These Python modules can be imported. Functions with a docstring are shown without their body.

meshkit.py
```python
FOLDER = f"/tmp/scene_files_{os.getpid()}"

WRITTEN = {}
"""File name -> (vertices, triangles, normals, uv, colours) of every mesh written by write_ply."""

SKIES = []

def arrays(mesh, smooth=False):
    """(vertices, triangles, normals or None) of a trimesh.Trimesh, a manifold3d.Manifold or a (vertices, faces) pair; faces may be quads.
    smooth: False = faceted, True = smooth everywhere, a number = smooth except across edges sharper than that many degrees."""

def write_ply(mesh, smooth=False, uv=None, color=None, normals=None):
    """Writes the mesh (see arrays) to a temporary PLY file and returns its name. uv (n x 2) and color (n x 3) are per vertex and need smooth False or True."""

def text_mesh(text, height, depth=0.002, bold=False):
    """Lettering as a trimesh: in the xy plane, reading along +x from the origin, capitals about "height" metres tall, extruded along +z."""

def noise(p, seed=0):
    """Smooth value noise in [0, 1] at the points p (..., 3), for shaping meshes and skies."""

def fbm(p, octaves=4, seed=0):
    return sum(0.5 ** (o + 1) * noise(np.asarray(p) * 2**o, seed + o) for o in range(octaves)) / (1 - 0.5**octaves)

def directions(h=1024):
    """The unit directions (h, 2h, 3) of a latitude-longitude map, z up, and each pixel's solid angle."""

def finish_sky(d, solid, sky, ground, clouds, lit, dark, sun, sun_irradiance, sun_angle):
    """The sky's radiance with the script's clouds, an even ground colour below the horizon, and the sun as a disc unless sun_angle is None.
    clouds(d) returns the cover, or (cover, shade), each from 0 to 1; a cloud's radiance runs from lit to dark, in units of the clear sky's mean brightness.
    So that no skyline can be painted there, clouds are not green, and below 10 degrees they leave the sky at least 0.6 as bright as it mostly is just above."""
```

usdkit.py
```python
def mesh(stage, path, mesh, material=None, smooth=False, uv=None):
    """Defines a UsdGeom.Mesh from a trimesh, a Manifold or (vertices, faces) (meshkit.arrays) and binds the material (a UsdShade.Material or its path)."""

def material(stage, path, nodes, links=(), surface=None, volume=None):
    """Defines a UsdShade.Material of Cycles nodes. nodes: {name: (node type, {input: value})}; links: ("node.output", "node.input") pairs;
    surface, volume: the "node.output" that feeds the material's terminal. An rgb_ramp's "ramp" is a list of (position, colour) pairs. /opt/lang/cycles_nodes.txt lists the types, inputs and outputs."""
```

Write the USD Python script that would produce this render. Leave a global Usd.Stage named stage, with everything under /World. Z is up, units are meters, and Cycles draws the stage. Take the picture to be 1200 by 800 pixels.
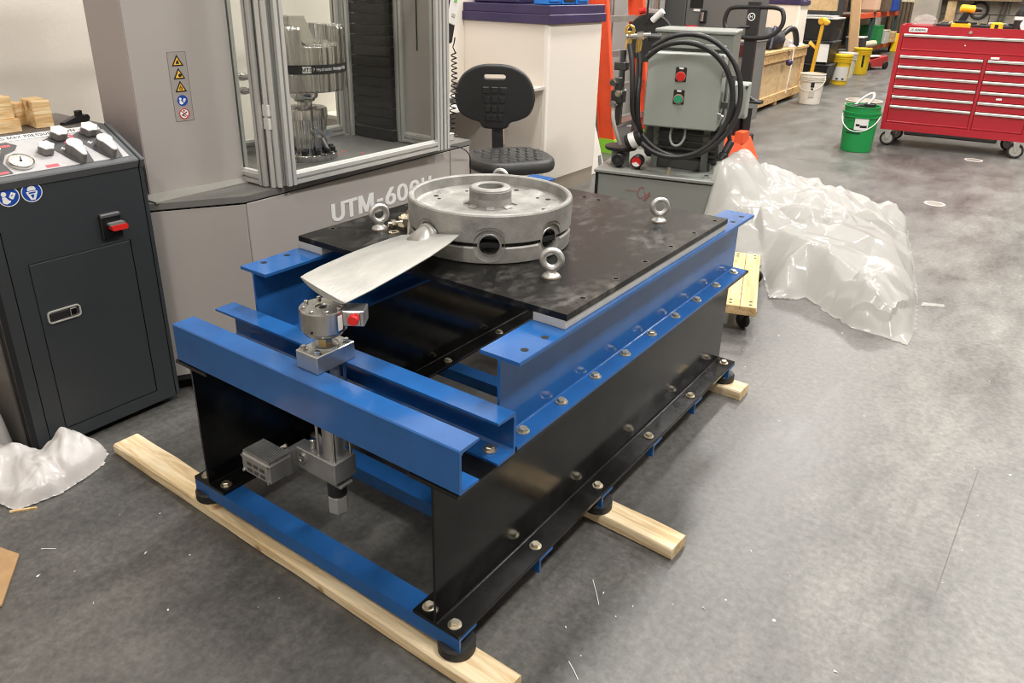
import math, random, numpy as np, trimesh, usdkit, meshkit
from pxr import Usd, UsdGeom, UsdLux, UsdShade, Gf, Sdf
from shapely.geometry import Polygon, Point, box as sbox
from shapely import affinity
from shapely.ops import unary_union
R = random.Random(7)
NR = np.random.RandomState(11)
PI = math.pi
stage = Usd.Stage.CreateInMemory()
UsdGeom.SetStageUpAxis(stage, UsdGeom.Tokens.z)
UsdGeom.SetStageMetersPerUnit(stage, 1.0)
world = UsdGeom.Xform.Define(stage, '/World')
stage.SetDefaultPrim(world.GetPrim())
UsdGeom.Scope.Define(stage, '/World/Looks')

# ------------------------------------------------------------------ camera, light, exposure
cam = UsdGeom.Camera.Define(stage, '/World/camera')
FWD, RT, UP = np.array([-0.5312898, 0.75577316, -0.38280292]), np.array([0.81260719, 0.58239565, 0.02201939]), np.array([-0.23958442, 0.29936973, 0.92356758])
CAM = np.array([1.6727, -1.0004, 1.4973])
mx = Gf.Matrix4d(*RT, 0, *UP, 0, *(-FWD), 0, *CAM, 1)
cam.AddTransformOp().Set(mx)
cam.CreateHorizontalApertureAttr(36.0)
cam.CreateVerticalApertureAttr(24.0)
cam.CreateFocalLengthAttr(895.73 / 1200 * 36)
cam.CreateVerticalApertureOffsetAttr(-1.5)
cam.CreateClippingRangeAttr(Gf.Vec2f(0.05, 200))
cam.CreateExposureAttr(EXPOSURE := 0.0)

def lamp(name, x, y, z, w, h, power, col=(1.0, 0.972, 0.93)):
    l = UsdLux.RectLight.Define(stage, '/World/' + name)
    l.CreateWidthAttr(w); l.CreateHeightAttr(h); l.CreateIntensityAttr(power)
    l.CreateColorAttr(Gf.Vec3f(*col))
    l.AddTranslateOp().Set(Gf.Vec3d(x, y, z))
    return l
# rows of LED high bays under the hall roof
k = 0
for (x, y, p) in ((2.9, 0.6, 22), (2.9, 4.6, 22), (2.9, 8.8, 30), (2.9, 13.2, 36), (-0.4, 2.4, 20), (-0.6, 6.8, 24), (-0.6, 11.4, 34), (-0.6, 16.5, 36), (-0.8, 21, 32), (1.2, -2.9, 13)):
    lamp('high_bay_light' + ('_%03d' % k if k else ''), x, y, 5.2, 0.5, 1.3, p * 4.5); k += 1

# ------------------------------------------------------------------ names, things, parts
_names = {}
def uniq(parent, name):
    k = (parent, name); n = _names.get(k, 0); _names[k] = n + 1
    return f'{parent}/{name}' + (f'_{n:03d}' if n else '')
def tagp(prim, label=None, cat=None, group=None, kind=None):
    for k, v in (('label', label), ('category', cat), ('group', group), ('kind', kind)):
        if v: prim.SetCustomDataByKey(k, v)
def thing(name, label, cat, loc=(0, 0, 0), rz=0.0, group=None, kind=None):
    p = uniq('/World', name)
    x = UsdGeom.Xform.Define(stage, p)
    x.AddTranslateOp().Set(Gf.Vec3d(*map(float, loc)))
    if rz: x.AddRotateZOp().Set(float(rz))
    tagp(x.GetPrim(), label, cat, group, kind)
    return p
def part(parent, name, mesh, mat, label=None, smooth=35, kind=None):
    p = uniq(parent, name)
    usdkit.mesh(stage, p, mesh, mat, smooth=smooth)
    tagp(stage.GetPrimAtPath(p), label, kind=kind)
    return p
def solo(name, mesh, mat, label, cat, group=None, kind=None, smooth=35):
    p = part('/World', name, mesh, mat, label, smooth)
    tagp(stage.GetPrimAtPath(p), label, cat, group, kind)
    return p
def struct(name, mesh, mat, parent='/World', smooth=35):
    p = part(parent, name, mesh, mat, None, smooth)
    if parent == '/World': tagp(stage.GetPrimAtPath(p), kind='structure')
    return p
def dup(src, label, loc, rz=0.0, group=None):
    s = stage.GetPrimAtPath(src); base = src.rsplit('/', 1)[1]
    base = base[:-4] if base[-4:-3] == '_' and base[-3:].isdigit() else base
    cd = s.GetCustomData()
    p = uniq('/World', base)
    x = UsdGeom.Xform.Define(stage, p)
    x.GetPrim().GetReferences().AddInternalReference(src)
    x.ClearXformOpOrder()
    x.AddTranslateOp().Set(Gf.Vec3d(*map(float, loc)))
    r = x.GetPrim().GetAttribute('xformOp:rotateZ')
    if r: r.Set(float(rz)); x.SetXformOpOrder([UsdGeom.XformOp(x.GetPrim().GetAttribute('xformOp:translate')), UsdGeom.XformOp(r)])
    elif rz: x.AddRotateZOp().Set(float(rz))
    x.GetPrim().SetInstanceable(True)
    tagp(x.GetPrim(), label, cd.get('category'), group or cd.get('group'))
    return p

# ------------------------------------------------------------------ shapes
def cat(*ms):
    l = []
    for m in ms: l += list(m) if isinstance(m, (list, tuple)) else [m]
    return trimesh.util.concatenate(l)
def hull(p): return trimesh.convex.convex_hull(np.asarray(p, float))
def bx(x0, x1, y0, y1, z0, z1, b=0.0):
    if b <= 0:
        m = trimesh.creation.box(extents=(x1 - x0, y1 - y0, z1 - z0)); m.apply_translation(((x0 + x1) / 2, (y0 + y1) / 2, (z0 + z1) / 2)); return m
    b = min(b, (x1 - x0) * .45, (y1 - y0) * .45, (z1 - z0) * .45)
    p = []
    for x, sx in ((x0, 1), (x1, -1)):
        for y, sy in ((y0, 1), (y1, -1)):
            for z, sz in ((z0, 1), (z1, -1)):
                p += [(x, y + sy * b, z + sz * b), (x + sx * b, y, z + sz * b), (x + sx * b, y + sy * b, z)]
    return hull(p)
def frame_to(d):
    d = np.asarray(d, float); d = d / np.linalg.norm(d)
    a = np.cross(d, (0, 0, 1.0)) if abs(d[2]) < .95 else np.cross(d, (0, 1.0, 0))
    a /= np.linalg.norm(a); b = np.cross(d, a)
    return a, b, d
def lathe(prof, c=(0, 0, 0), d=(0, 0, 1), n=28, phase=0.0):
    """prof: (radius, height) from bottom to top along d; closed where radius 0"""
    a, b, d = frame_to(d); c = np.asarray(c, float)
    if abs(d[0]) + abs(d[1]) < 1e-9: a, b = np.array([1.0, 0, 0]), np.array([0, np.sign(d[2]), 0])
    t = np.arange(n) * 2 * PI / n + phase
    V = []; F = []; rows = []
    for r, h in prof:
        if r <= 1e-9: rows.append((len(V), 1)); V.append(c + d * h)
        else:
            rows.append((len(V), n)); V += list(c + d * h + r * (np.cos(t)[:, None] * a + np.sin(t)[:, None] * b))
    for (i, ni), (j, nj) in zip(rows[:-1], rows[1:]):
        for k in range(n):
            k2 = (k + 1) % n
            if ni == n and nj == n: F += [(i + k, i + k2, j + k2), (i + k, j + k2, j + k)]
            elif ni == 1 and nj == n: F.append((i, j + k2, j + k))
            elif ni == n and nj == 1: F.append((i + k, i + k2, j))
    return trimesh.Trimesh(np.array(V), np.array(F), process=False)
def cyl(p0, p1, r, n=20, r1=None, b=0.0):
    p0 = np.asarray(p0, float); p1 = np.asarray(p1, float); L = np.linalg.norm(p1 - p0); r1 = r if r1 is None else r1
    if b: pr = [(0, 0), (r - b, 0), (r, b), (r1, L - b), (r1 - b, L), (0, L)]
    else: pr = [(0, 0), (r, 0), (r1, L), (0, L)]
    return lathe(pr, p0, p1 - p0, n)
def ring(c, d, r0, r1, h, n=28, b=0.0):
    """a washer or collar: inner r0, outer r1, height h along d from c"""
    return lathe([(r0, 0), (r1 - b, 0), (r1, b), (r1, h - b), (r1 - b, h), (r0, h), (r0, 0)], c, d, n)
def torus(c, d, R_, r, n=28, m=12):
    a = np.arange(m + 1) * 2 * PI / m
    return lathe([(R_ - r * math.cos(x), -r * math.sin(x) * -1 if False else r * math.sin(x)) for x in -a], c, d, n)
def smoothpath(p, k=6, closed=False):
    p = np.asarray(p, float); out = []; n = len(p)
    for i in range(n if closed else n - 1):
        p0, p1, p2, p3 = (p[(i + j) % n] if closed else p[min(max(i + j, 0), n - 1)] for j in (-1, 0, 1, 2))
        for t in np.arange(k) / k:
            out.append(.5 * ((2 * p1) + (-p0 + p2) * t + (2 * p0 - 5 * p1 + 4 * p2 - p3) * t * t + (-p0 + 3 * p1 - 3 * p2 + p3) * t ** 3))
    if not closed: out.append(p[-1])
    return np.array(out)
def tube(path, r, n=8, closed=False):
    p = np.asarray(path, float); N = len(p)
    t = np.gradient(p, axis=0) if not closed else np.roll(p, -1, 0) - np.roll(p, 1, 0)
    t /= np.linalg.norm(t, axis=1)[:, None] + 1e-12
    a = np.cross(t[0], (0, 0, 1)); 
    if np.linalg.norm(a) < .1: a = np.cross(t[0], (0, 1, 0))
    rr = np.broadcast_to(r, (N,)); V = []
    for i in range(N):
        a = a - t[i] * (a @ t[i]); a /= np.linalg.norm(a) + 1e-12; b = np.cross(t[i], a)
        ang = np.arange(n) * 2 * PI / n
        V.append(p[i] + rr[i] * (np.cos(ang)[:, None] * a + np.sin(ang)[:, None] * b))
    V = np.vstack(V); F = []
    for i in range(N if closed else N - 1):
        j = (i + 1) % N
        for k in range(n):
            k2 = (k + 1) % n
            F += [(i * n + k, i * n + k2, j * n + k2), (i * n + k, j * n + k2, j * n + k)]
    if not closed:
        V = np.vstack([V, p[0], p[-1]]); s, e = len(V) - 2, len(V) - 1
        for k in range(n):
            k2 = (k + 1) % n
            F += [(s, k2, k), (e, (N - 1) * n + k, (N - 1) * n + k2)]
    return trimesh.Trimesh(V, np.array(F), process=False)
def extr(poly, a, b, axis='z'):
    """a shapely polygon or point list extruded from a to b: axis x takes (y,z), y takes (x,z), z takes (x,y)"""
    if not hasattr(poly, 'exterior') and not hasattr(poly, 'geoms'): poly = Polygon(poly)
    m = cat([trimesh.creation.extrude_polygon(g, b - a, engine='earcut') for g in getattr(poly, 'geoms', [poly])])
    m.apply_translation((0, 0, a))
    v = m.vertices
    if axis == 'x': m.vertices = v[:, [2, 0, 1]]
    elif axis == 'y':
        m.vertices = v[:, [0, 2, 1]]; m.invert()
    return m
def xf(m, loc=(0, 0, 0), rz=0, rx=0, ry=0):
    m = m.copy()
    for ang, ax in ((rx, (1, 0, 0)), (ry, (0, 1, 0)), (rz, (0, 0, 1))):
        if ang: m.apply_transform(trimesh.transformations.rotation_matrix(math.radians(ang), ax))
    m.apply_translation(loc); return m
def basis(m, o, ex, ey, ez):
    """mesh axes mapped on the given vectors at o"""
    T = np.eye(4); T[:3, 0], T[:3, 1], T[:3, 2], T[:3, 3] = ex, ey, ez, o
    m = m.copy(); m.apply_transform(T); return m
def rrect(x0, x1, y0, y1, r, n=4):
    return sbox(x0 + r, y0 + r, x1 - r, y1 - r).buffer(r, quad_segs=n)
def hexbolt(c, r=0.0115, h=0.010, d=(0, 0, 1), ph=0.3, washer=1.45):
    """(washer and hex head) of a bolt seated at c"""
    return cat(lathe([(0, 0), (r * washer, 0), (r * washer, h * .22), (r * washer * .9, h * .3), (0, h * .3)], c, d, 16),
               lathe([(0, h * .28), (r, h * .28), (r, h * .95), (r * .86, h * 1.1), (0, h * 1.1)], c, d, 6, ph))
def flat_text(s, h, o, ex, ey, depth=0.0008, bold=False, width=None):
    m = meshkit.text_mesh(s, h, depth, bold)
    if width: m.apply_scale((width / m.extents[0], 1, 1))
    ex = np.asarray(ex, float); ey = np.asarray(ey, float)
    return basis(m, o, ex, ey, np.cross(ex, ey))

# ------------------------------------------------------------------ materials
LK = {}
def mat(name, col, rough=.5, metal=0.0, var=0.0, vs=6.0, bump=0.0, bs=120.0, coat=0.0, spec=.5, stretch=(1, 1, 1), col2=None, emit=None, trans=0.0, rvar=0.0, rand=0.0, det=4.0):
    if name in LK: return LK[name]
    col = tuple(col); N = {'p': ('principled_bsdf', dict(base_color=col, roughness=rough, metallic=metal, coat_weight=coat, coat_roughness=.08, specular_ior_level=spec, transmission_weight=trans))}
    L = []
    if var or bump or rvar:
        N['tc'] = ('texture_coordinate', {}); N['mp'] = ('mapping', dict(scale=stretch)); L.append(('tc.object', 'mp.vector'))
    if var or rvar:
        N['n'] = ('noise_texture', dict(scale=vs, detail=det, roughness=.6)); L.append(('mp.vector', 'n.vector'))
    if var:
        c2 = col2 or tuple(min(1, c * (1 + var)) for c in col); c1 = col if col2 else tuple(c * (1 - var) for c in col)
        N['r'] = ('rgb_ramp', dict(ramp=[(0.34, c1), (0.66, c2)])); L += [('n.fac', 'r.fac'), ('r.color', 'p.base_color')]
    if rvar:
        N['rr'] = ('map_range', dict(from_min=.25, from_max=.75, to_min=max(.02, rough - rvar), to_max=rough + rvar, clamp=True)); L += [('n.fac', 'rr.value'), ('rr.result', 'p.roughness')]
    if bump:
        N['bn'] = ('noise_texture', dict(scale=bs, detail=3.0)); N['b'] = ('bump', dict(strength=1.0, distance=bump)); L += [('mp.vector', 'bn.vector'), ('bn.fac', 'b.height'), ('b.normal', 'p.normal')]
    if emit: N['p'][1].update(emission_color=col, emission_strength=emit)
    LK[name] = usdkit.material(stage, '/World/Looks/' + name, N, L, surface='p.BSDF')
    return LK[name]
def srgb(r, g, b):
    f = lambda c: (c / 255 / 12.92) if c <= 10.3 else ((c / 255 + .055) / 1.055) ** 2.4
    return (f(r), f(g), f(b))
def wood(name, light, dark, ax=0, scale=9.0):
    st = [1.0, 1.0, 1.0]; st[ax] = .09
    N = {'tc': ('texture_coordinate', {}), 'mp': ('mapping', dict(scale=st)),
         'w': ('noise_texture', dict(scale=scale * 4, detail=5.0, roughness=.62, distortion=.6)), 'f': ('noise_texture', dict(scale=scale * 28, detail=2.0)),
         'k': ('voronoi_texture', dict(scale=6.5, randomness=1.0)), 'kr': ('rgb_ramp', dict(ramp=[(0, (.22, .11, .05)), (.05, (.36, .2, .1)), (.10, (.8, .7, .55)), (.13, (1, 1, 1))])),
         'r': ('rgb_ramp', dict(ramp=[(.33, tuple(c * .80 for c in dark)), (.45, dark), (.58, light), (.68, light)])),
         'm': ('mix', dict(mix_type='multiply', fac=.35)), 'm2': ('mix', dict(mix_type='multiply', fac=.75)), 'p': ('principled_bsdf', dict(roughness=.72, specular_ior_level=.25)), 'b': ('bump', dict(strength=.6, distance=.002))}
    L = [('tc.object', 'mp.vector'), ('mp.vector', 'w.vector'), ('mp.vector', 'f.vector'), ('tc.object', 'k.vector'), ('k.distance', 'kr.fac'), ('w.fac', 'r.fac'), ('r.color', 'm.color1'), ('f.color', 'm.color2'),
         ('r.color', 'm2.color1'), ('kr.color', 'm2.color2'), ('m2.color', 'p.base_color'), ('w.fac', 'b.height'), ('b.normal', 'p.normal')]
    LK[name] = usdkit.material(stage, '/World/Looks/' + name, N, L, surface='p.BSDF'); return LK[name]

blue = mat('blue_paint', (.019, .102, .315), .13, var=.14, vs=5, bump=.0001, bs=120)
black = mat('black_paint', (.008, .008, .008), .15, var=.3, vs=7, bump=.00012, bs=60, spec=.38, rvar=.05)
def plate_mat():
    N = {'tc': ('texture_coordinate', {}), 'm': ('mapping', dict(scale=(1.0, .62, 1), rotation=(0, 0, .35))), 'a': ('noise_texture', dict(scale=7.5, detail=8.0, roughness=.66, distortion=.5)), 'b': ('noise_texture', dict(scale=38, detail=5.0, roughness=.7)),
         'ra': ('rgb_ramp', dict(ramp=[(.50, (0, 0, 0)), (.68, (1, 1, 1))])), 'rb': ('rgb_ramp', dict(ramp=[(.40, (0, 0, 0)), (.62, (1, 1, 1))])), 'mu': ('mix', dict(mix_type='multiply', fac=1.0)),
         'c': ('mix', dict(color1=(.0075, .0072, .007), color2=(.115, .108, .098))), 'bw': ('rgb_to_bw', {}), 'rr': ('map_range', dict(from_min=0, from_max=1, to_min=.34, to_max=.55)), 'p': ('principled_bsdf', dict(specular_ior_level=.22))}
    L = [('tc.object', 'm.vector'), ('m.vector', 'a.vector'), ('m.vector', 'b.vector'), ('a.fac', 'ra.fac'), ('b.fac', 'rb.fac'), ('ra.color', 'mu.color1'), ('rb.color', 'mu.color2'), ('mu.color', 'bw.color'), ('bw.val', 'c.fac'), ('c.color', 'p.base_color'), ('bw.val', 'rr.value'), ('rr.result', 'p.roughness')]
    return usdkit.material(stage, '/World/Looks/scuffed_black_plate', N, L, surface='p.BSDF')
blackplate = plate_mat()
spacer_alu = mat('spacer_aluminium', srgb(198, 196, 190), .4, .25, var=.06, vs=20)
alu = mat('machined_aluminium', (.56, .56, .55), .34, .9, var=.08, vs=14)
cast = mat('cast_aluminium', srgb(152, 151, 147), .5, .3, var=.30, vs=11, bump=.0008, bs=200, det=10)
steel = mat('zinc_steel', (.55, .54, .50), .30, .95, var=.12, vs=30)
bright = mat('polished_steel', (.66, .65, .63), .16, 1.0)
brass = mat('yellow_zinc', (.60, .54, .42), .32, .9, var=.15, vs=60)
darksteel = mat('dark_steel', (.09, .09, .09), .35, .7)
rubber = mat('black_rubber', (.012, .012, .012), .55)
blackplastic = mat('black_plastic', (.014, .014, .015), .42, bump=.0003, bs=400)
pine = wood('pine_timber', srgb(232, 213, 178), srgb(212, 186, 144), 0)
pine_y = wood('pine_timber_lengthwise', srgb(236, 205, 150), srgb(205, 165, 110), 1)
white_paint = mat('white_paint', srgb(226, 222, 214), .5)
red_plastic = mat('red_plastic', srgb(214, 40, 36), .35)

# ------------------------------------------------------------------ floor and walls
def floor_mat():
    N = {'g': ('geometry', {}), 'm1': ('mapping', dict(scale=(.55, .35, 1))), 'm2': ('mapping', dict(scale=(1.0, .42, 1), rotation=(0, 0, .5))),
         'a': ('noise_texture', dict(scale=.8, detail=5.0, roughness=.6)), 'b': ('noise_texture', dict(scale=3.2, detail=12.0, roughness=.72, distortion=.12)),
         'c': ('noise_texture', dict(scale=46.0, detail=6.0, roughness=.7)), 'v': ('voronoi_texture', dict(scale=16.0, randomness=1.0)),
         'v2': ('voronoi_texture', dict(scale=5.0, randomness=1.0)),
         'ra': ('rgb_ramp', dict(ramp=[(.30, (.165, .162, .153)), (.52, (.20, .195, .183)), (.74, (.235, .225, .208))])),
         'rb': ('rgb_ramp', dict(ramp=[(.30, (.50, .50, .50)), (.50, (.95, .95, .95)), (.70, (1.48, 1.47, 1.44))])),
         'rc': ('rgb_ramp', dict(ramp=[(.30, (.66, .66, .66)), (.72, (1.3, 1.3, 1.3))])),
         'mx': ('mix', dict(mix_type='multiply', fac=1.0)), 'mx2': ('mix', dict(mix_type='multiply', fac=1.0)),
         'rv': ('rgb_ramp', dict(ramp=[(0, (1, 1, 1)), (.055, (1, 1, 1)), (.075, (0, 0, 0))])), 'vm': ('math', dict(math_type='greater_than', value2=.955)), 'sx': ('separate_color', {}), 'mul': ('math', dict(math_type='multiply')),
         'spk': ('mix', dict(color2=(.72, .70, .66))),
         'rr': ('map_range', dict(from_min=.3, from_max=.7, to_min=.30, to_max=.52, clamp=True)),
         # floor colour multiplied darker towards the rig side, with a wandering edge
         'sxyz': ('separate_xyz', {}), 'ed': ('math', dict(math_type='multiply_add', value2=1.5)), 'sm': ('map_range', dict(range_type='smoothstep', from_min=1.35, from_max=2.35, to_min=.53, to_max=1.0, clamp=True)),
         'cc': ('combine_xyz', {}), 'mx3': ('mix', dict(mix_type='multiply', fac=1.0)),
         'bp': ('bump', dict(strength=.35, distance=.0015)), 'p': ('principled_bsdf', dict(specular_ior_level=.5))}
    L = [('g.position', 'm1.vector'), ('g.position', 'm2.vector'), ('m1.vector', 'a.vector'), ('m2.vector', 'b.vector'), ('g.position', 'c.vector'), ('g.position', 'v.vector'),
         ('a.fac', 'ra.fac'), ('b.fac', 'rb.fac'), ('c.fac', 'rc.fac'), ('ra.color', 'mx.color1'), ('rb.color', 'mx.color2'), ('mx.color', 'mx2.color1'), ('rc.color', 'mx2.color2'),
         ('v.distance', 'rv.fac'), ('v.color', 'sx.color'), ('sx.r', 'vm.value1'), ('rv.color', 'mul.value1'), ('vm.value', 'mul.value2'),
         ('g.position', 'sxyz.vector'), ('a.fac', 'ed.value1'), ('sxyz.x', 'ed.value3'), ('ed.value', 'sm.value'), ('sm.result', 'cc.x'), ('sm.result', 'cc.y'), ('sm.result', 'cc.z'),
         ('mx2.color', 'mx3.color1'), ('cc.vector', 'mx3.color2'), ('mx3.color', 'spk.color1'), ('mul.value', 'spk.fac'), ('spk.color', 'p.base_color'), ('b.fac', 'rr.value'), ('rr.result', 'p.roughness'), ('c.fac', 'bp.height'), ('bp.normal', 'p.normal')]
    return usdkit.material(stage, '/World/Looks/polished_concrete', N, L, surface='p.BSDF')
fl = bx(-9, 9, -5, 32, -.12, 0)
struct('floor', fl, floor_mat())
# ================================================================== the test rig
def ibeam(x0, x1, z0, z1, tf, tw, y0, y1):
    c = (x0 + x1) / 2; h = tw / 2; f = .0048
    def arc(cx, cz, a0, a1): return [(cx + f * math.cos(a), cz + f * math.sin(a)) for a in np.linspace(a0, a1, 10)]
    P = [(x0, z0), (x1, z0), (x1, z0 + tf - .0015), (x1 - .0015, z0 + tf)] + arc(c + h + f, z0 + tf + f, -PI / 2, -PI) + arc(c + h + f, z1 - tf - f, PI, PI / 2) + [(x1, z1 - tf), (x1, z1 - .0015), (x1 - .0015, z1), (x0 + .0015, z1), (x0, z1 - .0015), (x0, z1 - tf)] + arc(c - h - f, z1 - tf - f, PI / 2, 0) + arc(c - h - f, z0 + tf + f, 0, -PI / 2) + [(x0 + .0015, z0 + tf), (x0, z0 + tf - .0015)]
    return extr(P, y0, y1, 'y')
rig = thing('test_rig', 'blue and black bolted steel test rig carrying a black top plate', 'test rig')
Y0, Y1 = .0141, 1.7525
for nm, x0, x1 in (('r', .6923, .8336), ('l', -.1836, -.0423)):
    s = part(rig, 'side_beam', ibeam(x0, x1, .1063, .504, .010, .007, Y0, Y1), black, 'black side beam', smooth=False)
    sg = 1 if nm == 'r' else -1
    xo, xi = (x0 + x1) / 2 + sg * .040, (x0 + x1) / 2 - sg * .044
    for i, y in enumerate((.037, .372, .703, 1.043, 1.381, 1.712)):
        part(s, 'bolt', hexbolt((xo, y, .1163), ph=R.random()), brass)
        part(s, 'bolt', hexbolt((xi, y + .006, .1163), ph=R.random()), brass)
for i, y in enumerate((.0141, .345, .676, 1.016, 1.354, 1.687)):
    P = [(y, .0626), (y + .006, .0626), (y + .006, .0993), (y + .009, .1), (y + .064, .1), (y + .064, .1063), (y, .1063)]
    part(rig, 'cross_angle', extr(P, -.1836, .8352, 'x'), blue, 'blue angle under the side beams')
for x in (.802, -.155):
    for y in (.045, .710, 1.722):
        f = part(rig, 'levelling_foot', lathe([(0, .038), (.043, .038), (.046, .042), (.046, .064), (.041, .070), (.030, .072), (0, .072)], (x, y, 0), n=28), rubber, 'round black levelling foot')
        part(f, 'stud', cat(cyl((x, y, .07), (x, y, .1), .007, 10), lathe([(0, .078), (.012, .078), (.012, .088), (0, .088)], (x, y, 0), n=6)), steel)
def channel(yw, s, x0, x1):
    """web at yw, flanges towards s"""
    tf, tw, b = .009, .007, .066
    z0, z1 = .504, .6142
    P = [(yw, z0 + .003), (yw + s * .003, z0), (yw + s * b, z0), (yw + s * b, z0 + tf * .7), (yw + s * (tw + .006), z0 + tf), (yw + s * tw, z0 + tf + .006), (yw + s * tw, z1 - tf - .006), (yw + s * (tw + .006), z1 - tf), (yw + s * b, z1 - tf * .7), (yw + s * b, z1), (yw + s * .003, z1), (yw, z1 - .003)]
    return extr(P, x0, x1, 'x')
for yw, s, lb in ((.0169, 1, 'front blue channel'), (.217, -1, 'rear blue channel')):
    c = part(rig, 'crossbeam_channel', channel(yw, s, -.1749, .836), blue, lb)
    for x in (.79, -.13):
        part(c, 'bolt', hexbolt((x, yw + s * .035, .5125), ph=R.random()), brass)
for x0, x1, sg in ((.7223, .8336, 1), (-.1448, -.0335, -1)):
    m = ibeam(x0, x1, .504, .7295, .0095, .007, .2283, 1.7233)
    b = part(rig, 'top_beam', m, blue, 'blue I-beam along the plate edge', smooth=False)
    xc = (x0 + x1) / 2 + sg * .027
    for kk in range(9):
        part(b, 'bolt', hexbolt((xc, .292 + .1718 * kk, .5135), ph=R.random()), brass)
    for y in (.288, .372, 1.582, 1.668):
        part(b, 'bolt_hole', lathe([(0, 0), (.0095, 0), (.0095, .0006), (0, .0006)], (xc, y, .7293), n=18), mat('hole_black', (.002, .003, .006), .8), 'dark open bolt hole')
    part(rig, 'spacer_bar', bx(x0 + .004, x1 - .011 * (sg > 0) - .002, .436, 1.473, .7295, .7533, .0015), spacer_alu, 'bare aluminium bar under the plate')
# plate with its through holes
PX0, PX1, PY0, PY1 = -.137, .8236, .4362, 1.4728
pl2 = sbox(PX0, PY0, PX1, PY1)
hy = [.55 + .1735 * i for i in range(6)]
for x in (.799, -.112):
    for y in hy: pl2 = pl2.difference(Point(x, y).buffer(.0075, quad_segs=5))
for x in (.30, .36): pl2 = pl2.difference(Point(x, 1.40).buffer(.0075, quad_segs=4))
tp = part(rig, 'top_plate', extr(pl2, .7533, .7699), blackplate, 'black steel plate with scuffs and bolt holes', smooth=20)
for x in (.799, -.112):
    for y in hy:
        part(tp, 'socket_screw', cat(ring((x, y, .762), (0, 0, 1), .004, .0068, .005, 14), cyl((x, y, .758), (x, y, .763), .0068, 14)), darksteel)
        part(tp, 'hole_rim', ring((x, y, .7697), (0, 0, 1), .0078, .0105, .0006, 20), mat('worn_rim', (.12, .115, .105), .4, .6))
# lifting eyes
def eye(name_parent, x, y, rz):
    d = np.array([math.cos(rz), math.sin(rz), 0]); z = .7699
    m = cat(lathe([(0, 0), (.0235, 0), (.0245, .003), (.022, .007), (.0145, .012), (.0125, .018), (.014, .026), (0, .026)], (x, y, z), n=24), torus((x, y, z + .049), d, .0245, .0092, 36, 14))
    e = part(name_parent, 'lifting_eye', m, mat('zinc_eye', (.60, .60, .585), .36, .75, var=.1, vs=40, bump=.0006, bs=300), 'zinc plated lifting eye', smooth=60)
    part(e, 'rust_ring', ring((x, y, z), (0, 0, 1), .020, .0265, .0012, 26), mat('rust_stain', (.16, .10, .055), .7))
for x, y, a in ((.655, .628, -60), (.652, 1.293, -48), (.002, .643, -25), (.0, 1.285, -75)):
    eye(rig, x, y, math.radians(a))

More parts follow.
